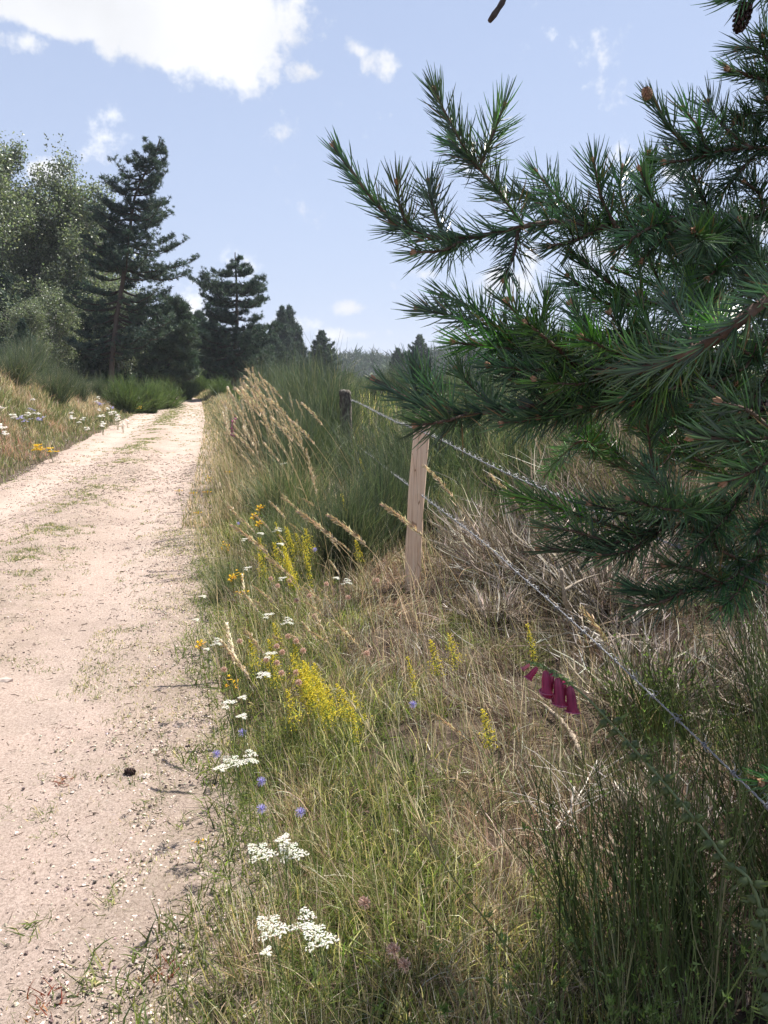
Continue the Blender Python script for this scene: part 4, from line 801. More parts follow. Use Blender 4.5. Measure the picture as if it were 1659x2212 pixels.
# white, violet and yellow dots of the left bank
def bank_flower(cols, n=7):
    b = Bag(); a = rng.random(n) * 6.28; rr = .09 * np.sqrt(rng.random(n)); h = .24 + .1 * rng.random(n); root = np.stack([np.cos(a) * rr * .3, np.sin(a) * rr * .3, 0 * a], -1); top = np.stack([np.cos(a) * rr, np.sin(a) * rr, h], -1)
    t = thing('bank_flower', 'x', 'wildflower'); b.add(*tubes(np.stack([root, top], 1), .0025, (.15, .18, .07), 3)); b.build('stem', m_blade, t)
    f = Bag(); m = 6; pos = np.repeat(top, m, 0) + rng.normal(0, .018, (n * m, 3)) * [1, 1, .3]; f.add(*inst(STAR, STARF, pos, frames(rng.normal(0, .3, (n * m, 3)) + [0, -.3, 1]), .024 + .010 * rng.random(n * m), pick(cols, [1] * len(cols), n * m, .06))); f.build('flowers', m_petal, t); return t
BF = [bank_flower([(.78, .77, .7)], 5), bank_flower([(.78, .77, .7)], 8), bank_flower([(.36, .34, .6), (.45, .42, .6)], 6), bank_flower([(.75, .45, .03), (.7, .5, .05)], 8)]
def bank_put(k, u, v, lab, g):
    x, y, z = on_ground(u, v, .28); put(BF, k, (x, y, z), rng.random() * 6, .8 + .3 * rng.random(), lab, g)
for (u, v) in [(0, 885), (68, 865), (70, 890), (60, 897), (82, 892), (152, 892), (155, 905), (168, 912), (180, 907), (175, 855), (213, 862), (207, 868), (234, 868), (215, 884), (232, 882), (238, 895), (216, 900), (223, 897), (240, 890), (247, 892), (255, 900), (253, 909), (262, 908), (265, 915), (222, 912), (187, 925), (10, 935), (2, 928), (28, 905), (222, 918), (275, 906)]:
    bank_put(int(rng.random() < .6), u, v, 'white yarrow flowers on the sunny left bank', 'white flowers on the left bank')
for i in range(12): bank_put(2, 255 + rng.normal(0, 30), 868 + rng.normal(0, 9), 'pale violet flowers beside the white ones on the left bank', 'violet flowers on the left bank')
for i in range(5): bank_put(2, 50 + rng.normal(0, 30), 905 + rng.normal(0, 10), 'pale violet flowers near the left photo edge', 'violet flowers by the left edge')
for (u, v) in [(303, 875), (310, 868), (298, 865), (142, 855), (330, 868), (80, 962), (85, 970), (115, 968), (300, 880)]: bank_put(3, u, v, 'yellow-orange flowers at the foot of the left bank', 'yellow flowers on the left bank')

# ------------------------------------------------------------------ foxgloves
def foxglove():
    pts = [P(1648, 1990, 1.38), P(1560, 1850, 1.42), P(1480, 1745, 1.46), P(1380, 1630, 1.5), P(1270, 1510, 1.53), P(1190, 1450, 1.55), P(1135, 1427, 1.56)]
    p0 = P(1700, 2150, 1.36); g = np.array([p0[0] + .05, p0[1] + .02, H(p0[0], p0[1])]); pts = [g] + pts; t = thing('foxglove', 'leaning foxglove spike with hanging magenta bells at its tip', 'foxglove', tuple(g)); c = curve(pts, 90) - g
    s = Bag(); s.add(*tubes(c[None], np.linspace(.0045, .0018, 90)[None], (.22, .27, .14), 6)); s.build('stem', m_blade, t, True)
    T = nrm(np.gradient(c, axis=0)); mc = leafmat('bell_petal', .35, .5, .3, (1.2, .7, .9))
    nb = 7
    for j in range(nb):   # bells
        fi = 88 - j * 1.0; i = int(fi); q = c[i] + (fi - i) * (c[i + 1] - c[i]); side = (-1) ** j
        d = Vector((-.06 + .08 * j / nb + .07 * side, -.30 * side, -1)).normalized() if j > 1 else Vector((-.75 + .35 * j, 0, -.55)).normalized(); Lb = [.018, .030, .044, .050, .052, .052, .050][j]; m = 14; prof = [(0, .10), (.08, .17), (.35, .235), (.68, .255), (.9, .28), (1, .36)]
        V = []; Mx = Vector((0, 0, 1)).rotation_difference(d).to_matrix()
        for (a, r) in prof:
            for k in range(m):
                th = k * 6.283 / m; lip = .06 * math.cos(th - 1) if a == 1 else 0; v = Mx @ Vector((math.cos(th) * r * Lb * .82, math.sin(th) * r * Lb * .82, (a + lip) * Lb)); V.append(np.array(v) + q + np.array(d) * .005)
        F = []
        for a in range(len(prof) - 1):
            for k in range(m):
                x0 = a * m + k; x1 = a * m + (k + 1) % m; F += [(x0, x1, x1 + m), (x0, x1 + m, x0 + m)]
        b = Bag(); col = np.array([(.50, .20, .23), (.33, .045, .115)][0 if j == 0 else 1]) * (1 - .04 * j); K = np.repeat(np.array([col * (1.35 - .35 * a) + (0.06 if a < .3 else 0) for a, r in prof]), m, 0) * (1 + .22 * np.sin(np.tile(np.arange(m), len(prof)) * 2.7 + j) + .1 * rng.normal(0, 1, m * len(prof)))[:, None]; b.add(V, F, K); bl = b.build('bell', mc, t, True)
        b = Bag(); n = 6; b.add(*ribbons(arcs(np.repeat(q[None], n, 0), np.arange(n) * 1.05, np.full(n, 1.4), np.full(n, .9), np.full(n, .014), 4), np.full(n, .007), pick([(.25, .32, .16)], [1], n))); b.build('calyx', m_blade, bl)
        a_ = np.arange(15) * 6.283 / 14; rim = np.array([np.array(Mx @ Vector((math.cos(w) * .365 * Lb * .82, math.sin(w) * .365 * Lb * .82, (1 + .06 * math.cos(w - 1)) * Lb))) + q + np.array(d) * .005 for w in a_]); b = Bag(); b.add(*tubes(rim[None], .0011, (.50, .18, .30), 4)); b.build('rim', mc, bl, True)
    cap = Bag(); cm = []
    for j in range(46):   # seed capsules down the spike
        i = 76 - int(j * 1.25)
        if i < 8: break
        n = 1; a = j * 2.4; q = c[i]; A = nrm(np.cross(T[i], [0, 0, 1.])); Bv = np.cross(T[i], A); out = nrm((A * math.cos(a) + Bv * math.sin(a)) * 1.0 + np.array([0, 0, -.5]) - T[i] * -.3)
        b = Bag(); r = .008 + .0025 * (j / 46); Mz = frames(out[None])[0]; V = (ICV * [1, 1, 1.35]) @ Mz.T * r + q + out * .012; b.add(V, ICF, (.13, .17, .07))
        b.add(*tubes(np.array([[q, q + out * .006]]), .0014, (.22, .27, .14), 3))
        n = 5; az = np.arange(n) * 1.256; d0 = np.array([A * math.cos(w) + Bv * math.sin(w) for w in az]); pt = (q + out * .004)[None, None] + np.array([0, .35, .75, 1.0])[None, :, None] * (out * .030)[None, None] + (d0[:, None] * np.array([0, .008, .010, .009])[None, :, None])
        b.add(*ribbons(pt, np.full(n, .006), pick([(.15, .185, .08)], [1], n))); b.build('seed_capsule', m_blade, t, True)
    n = 9; l = Bag(); l.add(*ribbons(arcs(c[rng.integers(1, 16, n)], rng.random(n) * 6.28, ab(n, .7, .3), ab(n, .8, .3), .10 + .1 * rng.random(n), 7), .035 + .02 * rng.random(n), pick([(.16, .24, .08)], [1], n))); l.build('leaves', m_blade, t)
foxglove()
x, y, z = on_ground(500, 1010); t = thing('foxglove', 'small distant foxglove with pink bells at the track edge', 'foxglove', (x, y, z)); hh = P(483, 915, ray_depth(y, 915))[2] - z; c = stem_pts(hh + .1, -.1, 8); b = Bag(); b.add(*tubes(c, .004, (.2, .25, .1), 5)); b.build('stem', m_blade, t)
for j in range(16):
    b = Bag(); i = 7 - j * .16; q = np.array([np.interp(i, np.arange(8), c[0, :, k]) for k in range(3)]); a = j * 2.1; d = nrm(np.array([math.cos(a), math.sin(a), -.7])); b.add(*tubes(np.array([[q, q + d * .02, q + d * .05]]), [[.006, .013, .017]], (.52, .14, .30), 7)); b.build('bell', m_petal, t, True)

# ------------------------------------------------------------------ pines in the distance
def tuft_tmpl(n=22, up=.7):
    d = nrm(rng.normal(0, 1, (n, 3)) * [1, 1, .8] + [0, 0, up]); p = rng.normal(0, .25, (n, 3)); a = nrm(np.cross(d, rng.normal(0, 1, (n, 3)))) * .10
    V = np.stack([p - a, p + a, p + d * (.8 + .5 * rng.random((n, 1)))], 1).reshape(-1, 3); return V, np.arange(3 * n).reshape(n, 3)
def pine(label, path, prof, loc, whorls=22, tuft=.22, dens=1.0, trunk_r=.2, bare=.0, col=None, name='pine_tree', cat='pine tree', thin=0.0, front=False):
    """path: trunk points (x,z) relative to the foot; prof: (height, reach left, reach right)"""
    t = thing(name, label, cat, loc); pth = curve([(x, 0, z) for x, z in path], 30); Ht = pth[-1, 2]; b = Bag()
    b.add(*tubes((pth + rng.normal(0, .02, pth.shape) * [1, 1, 0])[None], np.linspace(trunk_r, .03, 30)[None], (.10, .075, .06), 9)); b.build('trunk', leafmat('far_bark', 0, .9, .15), t, True)
    zs = np.array([p[0] for p in prof]); Lf = [p[1] for p in prof]; Rt = [p[2] for p in prof]; lim = Bag(); pos = []
    for w in range(whorls):
        z = zs[0] + (zs[-1] - zs[0]) * (w + rng.random() * .6) / whorls; nb = int(rng.integers(5, 8)); a0 = rng.random() * 6.28; cx = float(np.interp(z, pth[:, 2], pth[:, 0]))
        for k in range(nb):
            if rng.random() < thin: continue
            a = a0 + k * 6.283 / nb + rng.normal(0, .25); c, s = math.cos(a), math.sin(a)
            if front and z < .5 * Ht and s < -.75: continue
            el = float(np.interp(z, zs, Lf)); er = float(np.interp(z, zs, Rt)); Rr = (er if c > 0 else el) * abs(c) + .5 * (el + er) * abs(s); Rr *= (.72 + .42 * rng.random())
            rise = .13 * (z / Ht) ** 2 - .06; tt = np.linspace(0, 1, 7); q = np.stack([cx + c * Rr * tt, s * Rr * tt, z + Rr * (rise * tt + .11 * tt ** 3 - .10 * np.sin(tt * 3.14)) + .05 * rng.normal(0, 1, 7).cumsum() * tt], -1)
            lim.add(*tubes(q[None], np.linspace(.05 * (Rr / 2.5) + .012, .01, 7)[None], (.055, .042, .036), 4))
            m = max(5, int(dens * 15 * Rr)); u = .22 + .8 * rng.random(m) ** .75; p = np.stack([np.interp(u, tt, q[:, i]) for i in range(3)], -1); side = rng.normal(0, .17, m) * Rr * (1.1 - u * .6); p = p + np.stack([-s * side, c * side, np.abs(rng.normal(0, .08, m)) * Rr ** .5 - np.abs(side) * .1], -1); pos.append(p)
    pos = np.concatenate(pos); n = len(pos); lim.build('branches', leafmat('far_bark', 0, .9, .15), t)
    col = col or [(.046, .074, .056), (.030, .050, .042), (.085, .12, .085)]; f = Bag(); T5 = [tuft_tmpl() for _ in range(4)]; idx = rng.integers(0, 4, n)
    for k in range(4):
        pp = pos[idx == k]; nn = len(pp); f.add(*inst(*T5[k], pp, frames(rng.normal(0, .35, (nn, 3)) + [0, 0, 1]), tuft * (.7 + .6 * rng.random(nn)), pick(col, [3, 2, 1.3], nn, .15)))
    f.build('crown', m_farneedle, t); return t
def place_tree(u_foot, d): 
    x = (u_foot - CU) / FD * d; y = d / .985 - .1; return x, y
d = 38.; px = d / FD
x, y = place_tree(235, d); zf = H(x, y)
def zpx(v, d): r = ray(829, v); return EYE + (d / .985 - .1) * r[2] / r[1]
def xpx(u, v, d): r = ray(u, v); return (d / .985 - .1) * r[0] / r[1]
def prof_of(rows, d, zf): return [(zpx(v, d) - zf, xpx(c, v, d) - xpx(l, v, d), xpx(r, v, d) - xpx(c, v, d)) for v, l, c, r in rows]
bp_ = [(0, 0)] + [(xpx(u, v, d) - x, zpx(v, d) - zf) for u, v in [(250, 700), (268, 590), (282, 480), (300, 400), (330, 345), (346, 300)]]
prof = prof_of([(775, 195, 240, 285), (740, 175, 245, 325), (700, 180, 250, 370), (650, 190, 256, 360), (600, 195, 265, 362), (560, 212, 270, 402), (500, 220, 279, 350), (460, 236, 285, 378), (438, 225, 290, 330), (400, 236, 298, 345), (380, 262, 306, 350), (355, 284, 322, 358), (325, 312, 338, 358), (308, 336, 345, 352)], d, zf)
pine('tallest dark pine with a leaning bare trunk left of the track', bp_, prof, (x, y, zf), 34, .135, 1.45, .15, thin=.15, front=True)
d = 52.; px = d / FD; x, y = place_tree(503, d); zf = H(x, y)
bp_ = [(0, 0)] + [(xpx(u, v, d) - x, zpx(v, d) - zf) for u, v in [(508, 760), (512, 690), (510, 620), (508, 545)]]
prof = prof_of([(812, 432, 503, 575), (780, 428, 505, 580), (740, 425, 508, 582), (720, 428, 510, 596), (690, 455, 511, 560), (665, 448, 511, 588), (640, 455, 511, 565), (618, 428, 510, 568), (595, 474, 510, 540), (572, 490, 509, 530), (553, 503, 508, 514)], d, zf)
pine('conical dark pine standing alone right of the track end', bp_, prof, (x, y, zf), 22, .155, 1.6, .2, thin=.15)
d = 44.; px = d / FD; x, y = place_tree(365, d); zf = H(x, y)
bp_ = [(0, 0), (xpx(373, 720, d) - x, zpx(720, d) - zf), (xpx(378, 645, d) - x, zpx(645, d) - zf)]
prof = prof_of([(820, 320, 368, 420), (770, 318, 370, 415), (720, 325, 372, 408), (690, 340, 374, 408), (660, 350, 376, 400), (645, 368, 377, 385)], d, zf)
pine('small dense pine between the tall pine and the track', bp_, prof, (x, y, zf), 20, .22, 1.2, .12, col=[(.055, .085, .055), (.04, .06, .045), (.08, .11, .065)])
# dark underwood pines behind, on the left
gen = [(0, 0), (.1, 4), (0, 8)]; gprof = [(.6, 2.0, 2.0), (2, 2.1, 2.1), (4, 1.8, 1.7), (6, 1.1, 1.2), (7.4, .5, .5), (8, .1, .1)]
GPN = [pine('x', gen, gprof, (0, 0, 0), 20, .26, 1.0, .14), pine('x', [(0, 0), (-.1, 4), (.05, 8)], [(.8, 1.3, 1.3), (2, 1.5, 1.4), (4, 1.1, 1.2), (6, .7, .6), (7.4, .3, .3), (8, .05, .05)], (0, 0, 0), 22, .24, 1.0, .13, name='spruce_tree', cat='conifer')]
for (u, d, s, k, lab) in [(60, 30, .33, 1, 'young light green conifer behind the broom dome'), (5, 44, .95, 0, 'dark pine at the left edge behind the broom'), (120, 47, .75, 0, 'low dark pine under the birches'), (190, 46, .8, 0, 'dark pine just left of the tall pine'), (310, 50, .7, 0, 'dark pine behind the tall pine trunk'), (400, 66, .95, 0, 'pine beyond the small dense pine'), (435, 80, 1.0, 0, 'pine closing the view at the track end'), (468, 66, .8, 0, 'dark pine left of the lone conical pine'), (560, 70, .75, 0, 'pine at the right flank of the conical pine'), (0, 62, 2.35, 0, 'high pine top peeking in at the left edge'),
                     (590, 84, .8, 0, 'blue-green pine right of the conical pine'), (613, 100, 1.25, 1, 'left one of three spiky conifers'), (628, 104, 1.3, 1, 'tallest of three spiky conifers'), (648, 104, .85, 1, 'short right one of three spiky conifers'), (697, 108, .95, 0, 'lone round pine in the middle of the skyline'), (905, 150, 1.15, 0, 'dark pine standing out on the wooded hill'), (860, 130, .75, 0, 'pale leafy tree in front of the wooded hill'), (1020, 190, 1.3, 0, 'dark tall pine high on the wooded hill')]:
    x, y = place_tree(u, d); put(GPN, k, (x, y, H(x, y) - .1), rng.random() * 6, s, lab, None)
for i in range(150):
    if i < 90: y = 270 + 170 * rng.random(); x = y * (.02 + .62 * rng.random())
    else: y = 430 + 200 * rng.random(); x = y * (-.12 + .3 * rng.random())
    put(GPN, 1 if rng.random() < .7 else 0, (x, y, H(x, y) - .3), rng.random() * 6, 1.0 + .6 * rng.random(), 'conifer in the bluish forest on the far hill', 'conifers of the hill forest')
b = Bag(); n = 30000; y = 300 + 420 * rng.random(n); x = -250 + (y * .8 + 250) * rng.random(n)
b.add(*inst(*tuft_tmpl(14, .9), np.stack([x, y, hgt(x, y) + 1 + 8 * rng.random(n)], -1)[:9000], frames(rng.normal(0, .3, (9000, 3)) + [0, 0, 1]), 2.6 + 1.5 * rng.random(9000), pick([(.045, .07, .045), (.035, .05, .035)], [2, 1], 9000)))
tag(b.build('hill_forest', m_farneedle), 'dense forest mass covering the far hills', 'forest', kind='stuff')

# ------------------------------------------------------------------ birches
def birch(label, Ht, wd, loc, nleaf=30000):
    t = thing('birch_tree', label, 'birch tree', loc); pth = curve([(0, 0, 0), (rng.normal(0, .3), rng.normal(0, .3), Ht * .4), (rng.normal(0, .4), 0, Ht * .95)], 24); b = Bag()
    b.add(*tubes(pth[None], np.linspace(.16, .02, 24)[None], (.30, .29, .27), 8)); b.build('trunk', leafmat('far_bark', 0, .9, .15), t, True); lim = Bag(); ends = []
    for k in range(46):
        u = .15 + .83 * rng.random(); i = int(u * 23); a = rng.random() * 6.28; prof = math.sin(math.pi * min(1, .12 + u * .86)) ** .6; Lb = wd * (.5 + .55 * rng.random()) * prof; tt = np.linspace(0, 1, 7)
        q = pth[i] + np.stack([math.cos(a) * Lb * tt, math.sin(a) * Lb * tt, Lb * (1.0 * tt - .25 * tt ** 2)], -1) + rng.normal(0, .05, (7, 3)).cumsum(0); lim.add(*tubes(q[None], np.linspace(.05, .008, 7)[None], (.2, .18, .16), 4))
        for e in range(8): ends.append(q[int(rng.integers(1, 7))] + rng.normal(0, .2, 3))
    lim.build('branches', leafmat('far_bark', 0, .9, .15), t); ends = np.array(ends); i = rng.integers(0, len(ends), nleaf); sg = (.14 + .17 * rng.random(len(ends)))[i]
    p = ends[i] + np.clip(rng.normal(0, 1, (nleaf, 3)), -1.7, 1.7) * sg[:, None] * [1, 1, 1.15] - [0, 0, .15]; V0 = np.array([(-.5, 0, 0), (0, -.9, 0), (.5, 0, 0), (0, .6, .1)], float); F0 = np.array([(0, 1, 2), (0, 2, 3)])
    f = Bag(); f.add(*inst(V0, F0, p, frames(rng.normal(0, 1, (nleaf, 3)) + [0, 0, .5]), .055 + .03 * rng.random(nleaf), pick([(.14, .165, .105), (.09, .11, .075), (.25, .27, .21)], [3, 2, 1.4], nleaf) * (.55 + .75 * rng.random(len(ends)))[i][:, None])); f.build('crown', m_leaf, t); return t  # clump tones vary at random, shade of the crown interior put into leaf colour
BI = [birch('x', 11, 2.6, (0, 0, 0)), birch('x', 10, 2.3, (0, 0, 0)), birch('x', 7, 2.4, (0, 0, 0), 20000)]
for (u, d, k, s, lab) in [(20, 46, 0, 1.32, 'leafy tree at the left edge behind the broom'), (92, 50, 2, 1.75, 'leafy tree between the two tall birches'), (155, 48, 1, 1.42, 'silvery birch left of the tallest pine'), (200, 52, 2, 1.7, 'silvery leafy tree touching the tallest pine'), (330, 50, 2, .75, 'pale leafy tree seen under the tall pine crown'), (70, 38, 2, .62, 'low leafy tree above the broom domes'), (-30, 44, 0, 1.3, 'leafy tree cut by the left photo edge'), (395, 56, 2, .6, 'light leafy tree left of the track end'), (130, 42, 2, .8, 'low silvery tree in front of the birches'), (260, 46, 2, .9, 'leafy tree showing through the tall pine')]:
    x, y = place_tree(u, d); put(BI, k, (x, y, H(x, y) - .1), rng.random() * 6, s, lab, None)

# ------------------------------------------------------------------ the near pine
def near_pine():
    trunk_xy = np.array([2.55, 2.5]); g = H(*trunk_xy); t = thing('pine_tree', 'near pine reaching in from the right with long needled branches', 'pine tree', (trunk_xy[0], trunk_xy[1], g)); O = np.array([trunk_xy[0], trunk_xy[1], g])
    c = curve([(0, 0, 0), (.05, .02, 1.5), (-.03, 0, 3), (.02, .03, 5.2)], 30); b = Bag(); b.add(*tubes(c[None], np.linspace(.10, .02, 30)[None], (.2, .14, .1), 12)); b.build('trunk', m_bark, t, True)
    bud = Bag()
    for k in range(5):
        a = k * 1.3; d = nrm(np.array([math.cos(a) * .45 * (k > 0), math.sin(a) * .45 * (k > 0), 1.])); bud.add(*tubes(np.array([[d * .002, d * .007, d * .013]]) , [[.0024, .0030, .0006]], (.42, .24, .14), 6))
    me_bud = bud.data('bud', m_twig, True)
    COL = [(.11, .19, .095), (.16, .25, .12), (.07, .12, .07)]
    stat = [0]
    def needles(parent, ax, dens=1.05, L0=.064, brighter=.0):
        """needle pairs all round the shoot axis ax (k,3), tip last"""
        Lt = np.sum(np.linalg.norm(np.diff(ax, axis=0), axis=1)); n = int(Lt / .00105 * dens); s = rng.random(n); c_ = curve(ax, 60); T_ = nrm(np.gradient(c_, axis=0)); i = (s * 59).astype(int)
        T = T_[i]; p = c_[i]; d0 = rng.normal(0, 1, (n, 3)); Rv = nrm(d0 - T * np.sum(d0 * T, 1, keepdims=True)); ph = np.interp(s, [0, .6, .93, 1], [1.05, .88, .6, .3]) + rng.normal(0, .20, n)
        D0 = T * np.cos(ph)[:, None] + Rv * np.sin(ph)[:, None]; L = L0 * (.8 + .35 * rng.random(n)) * np.interp(s, [0, .12, .85, 1], [.85, 1, 1, .85])
        D1 = nrm(D0 + .35 * T + np.array([0, 0, .16])); k = 4; tt = np.linspace(0, 1, k); D = nrm(D0[:, None] * (1 - tt)[None, :, None] + D1[:, None] * tt[None, :, None])
        pts = p[:, None] + np.concatenate([np.zeros((n, 1, 3)), np.cumsum(D[:, :-1] * (L / (k - 1))[:, None, None], 1)], 1)
        col = COL if rng.random() > brighter else [(.17, .30, .07), (.11, .21, .06), (.06, .13, .05)]  # yellow-green set: sunlight on some shoots put into the needle colour
        kc = pick(col, [3, 2, 2], n, .18) * (.72 + .6 * rng.random()) * (1 + rng.normal(0, .06, (1, 3))); br_ = (rng.random(n) < np.interp(s, [0, .35, 1], [.16, .03, .01]))[:, None]; kc = np.where(br_, [[.30, .19, .09]], kc)
        bb = Bag(); bb.add(*tubes(pts - O, np.array([[.00098, .00124, .00108, .00020]]), kc, 3)); o = bb.build('needles', m_needle, parent); o['kind'] = 'stuff'; stat[0] += n
    def branch(label, pts, r0, r1, shoots, leafy=.0, dens=1.0, col=(.13, .085, .06), main=True, brighter=0.):
        ax = curve(pts, max(20, 6 * len(pts))); bb = Bag(); k = len(ax); bb.add(*tubes((ax - O)[None], (np.linspace(r0, r1, k) * (1 + .05 * rng.normal(0, 1, k)))[None], col, 8)); 
        sh = []
        for sp in shoots:
            a = curve(sp, 24); sh.append(a); bb.add(*tubes((a - O)[None], np.linspace(min(.0042, r0), .0022, 24)[None] * (1 + .08 * rng.normal(0, 1, (1, 24))), np.array((.17, .11, .07)), 6))
        o = bb.build('branch', m_bark, t, True)
        if label: o['label'] = label
        if main: sh.append(ax[int(k * leafy):])
        for ia, a in enumerate(sh):
            needles(o, a, dens * (.8 if main and ia == len(sh) - 1 and leafy < .5 else .9), brighter=brighter); T = Vector(a[-1] - a[-2]); q = mk('bud', me_bud, o, a[-1] - O); q.rotation_euler = T.to_track_quat('Z', 'Y').to_euler()
        return o
    Q = lambda *a: [P(u, v, d) for (u, v, d) in a]
    root = lambda z, dx=0: O + np.array([-.05 + dx, 0, z])
    # A: upper limb whose tip hangs furthest left
    branch('upper left limb with the farthest reaching tip', [root(1.75)] + Q((1800, 585, 1.95), (1560, 520, 1.65), (1400, 505, 1.55), (1265, 485, 1.5), (1180, 480, 1.48), (1040, 510, 1.46), (930, 512, 1.45), (850, 480, 1.44), (790, 410, 1.43), (745, 350, 1.42), (724, 318, 1.42)), .015, .0032,
           [Q((1130, 487, 1.48), (1075, 410, 1.47), (1020, 345, 1.46), (975, 270, 1.45), (940, 200, 1.44)), Q((1035, 365, 1.46), (1060, 300, 1.45), (1088, 232, 1.45)), Q((1030, 360, 1.46), (990, 320, 1.5), (975, 300, 1.52)),
            Q((890, 505, 1.45), (865, 450, 1.42), (858, 400, 1.4)), Q((960, 512, 1.45), (935, 450, 1.48), (925, 395, 1.5)), Q((1120, 490, 1.47), (1110, 550, 1.46), (1090, 600, 1.45)), Q((1270, 485, 1.5), (1215, 435, 1.52), (1160, 375, 1.54)), Q((1010, 512, 1.46), (960, 540, 1.42), (900, 545, 1.4)),
            Q((1330, 490, 1.5), (1300, 430, 1.48), (1283, 352, 1.46)), Q((1370, 500, 1.52), (1340, 420, 1.55), (1345, 365, 1.58)), Q((1250, 487, 1.5), (1180, 440, 1.6), (1100, 420, 1.65)), Q((1300, 490, 1.5), (1240, 520, 1.45), (1190, 530, 1.42))], .45)
    # F: top right limbs
    branch('top right limb crossing the upper corner', [root(2.15)] + Q((1850, 250, 1.9), (1720, 200, 1.6), (1640, 170, 1.5), (1575, 150, 1.45)), .012, .0032,
           [Q((1700, 190, 1.55), (1640, 110, 1.5), (1600, 105, 1.5)), Q((1720, 200, 1.6), (1680, 120, 1.55), (1650, 80, 1.5)), Q((1740, 210, 1.6), (1660, 240, 1.55), (1600, 250, 1.5))], .4)
    branch('second right limb with a brown cone at its tip', [root(1.98)] + Q((1850, 360, 1.9), (1700, 325, 1.6), (1600, 320, 1.5), (1510, 330, 1.45), (1450, 280, 1.43), (1405, 205, 1.42)), .012, .003,
           [Q((1620, 320, 1.5), (1560, 270, 1.5), (1530, 225, 1.5)), Q((1560, 325, 1.48), (1490, 345, 1.45), (1440, 350, 1.43)), Q((1700, 325, 1.6), (1640, 290, 1.55), (1590, 265, 1.5)), Q((1640, 325, 1.55), (1590, 380, 1.52), (1560, 420, 1.5)), Q((1700, 325, 1.6), (1690, 260, 1.55), (1660, 215, 1.5)), Q((1530, 330, 1.46), (1510, 280, 1.44), (1480, 240, 1.43))], .35)
    # middle dense fill
    branch('short middle limb behind the dense needles', [root(1.8)] + Q((1800, 480, 1.8), (1650, 470, 1.6), (1540, 480, 1.5), (1450, 470, 1.42), (1400, 420, 1.38), (1385, 370, 1.36)), .012, .003,
           [Q((1500, 478, 1.46), (1440, 510, 1.4), (1390, 560, 1.36)), Q((1540, 480, 1.5), (1520, 430, 1.48), (1500, 390, 1.46)), Q((1600, 475, 1.5), (1580, 540, 1.4), (1530, 600, 1.3)), Q((1450, 470, 1.42), (1390, 500, 1.36), (1330, 540, 1.34)), Q((1650, 470, 1.6), (1640, 420, 1.55), (1610, 395, 1.5)), Q((1580, 480, 1.5), (1520, 520, 1.3), (1500, 500, 1.2))], .3)
    # B: thick limb, sunlight painted in as bright green tufts
    branch('thick orange-barked limb sweeping down to the right', [root(2.25)] + Q((2020, 420, 1.8), (1800, 545, 1.3), (1659, 645, 1.12), (1560, 722, 1.12), (1450, 782, 1.18), (1340, 803, 1.28), (1240, 790, 1.38), (1150, 760, 1.4), (1080, 750, 1.42)), .022, .006,
           [Q((1240, 790, 1.38), (1120, 740, 1.4), (1000, 690, 1.42), (905, 668, 1.44)), Q((1150, 760, 1.4), (1060, 750, 1.38), (985, 740, 1.37)), Q((1300, 800, 1.37), (1280, 730, 1.36), (1235, 660, 1.35)), Q((1180, 770, 1.4), (1130, 700, 1.36), (1098, 655, 1.34)), Q((1120, 740, 1.4), (1010, 660, 1.44), (960, 640, 1.46)), Q((1250, 795, 1.38), (1190, 740, 1.3), (1140, 700, 1.26)),
            Q((1380, 800, 1.36), (1350, 730, 1.34), (1320, 680, 1.32)), Q((1440, 785, 1.2), (1400, 700, 1.36), (1380, 640, 1.38)), Q((1340, 800, 1.36), (1250, 830, 1.33), (1160, 820, 1.3)), Q((1500, 760, 1.18), (1480, 700, 1.25), (1440, 640, 1.28)), Q((1240, 790, 1.38), (1150, 800, 1.36), (1060, 790, 1.34)), Q((1560, 722, 1.14), (1520, 660, 1.35), (1480, 600, 1.46)), Q((1200, 780, 1.39), (1170, 710, 1.42), (1180, 640, 1.44)), Q((1420, 788, 1.22), (1330, 760, 1.28), (1260, 730, 1.24)), Q((1480, 768, 1.18), (1420, 830, 1.26), (1350, 860, 1.28))], .55, 1.0, (.24, .14, .09), brighter=.55)
    branch('reaching limb with sky above it', [root(1.62)] + Q((1780, 610, 1.8), (1600, 640, 1.7), (1480, 650, 1.62), (1380, 650, 1.55), (1290, 590, 1.5), (1235, 545, 1.48)), .012, .003,
           [Q((1400, 650, 1.56), (1340, 660, 1.5), (1290, 650, 1.48)), Q((1440, 650, 1.6), (1420, 600, 1.6), (1400, 560, 1.6)), Q((1540, 645, 1.65), (1500, 590, 1.6), (1470, 540, 1.58)), Q((1350, 640, 1.53), (1280, 630, 1.5), (1230, 600, 1.5)), Q((1620, 640, 1.7), (1600, 570, 1.6), (1570, 530, 1.58))], .35, brighter=.3)
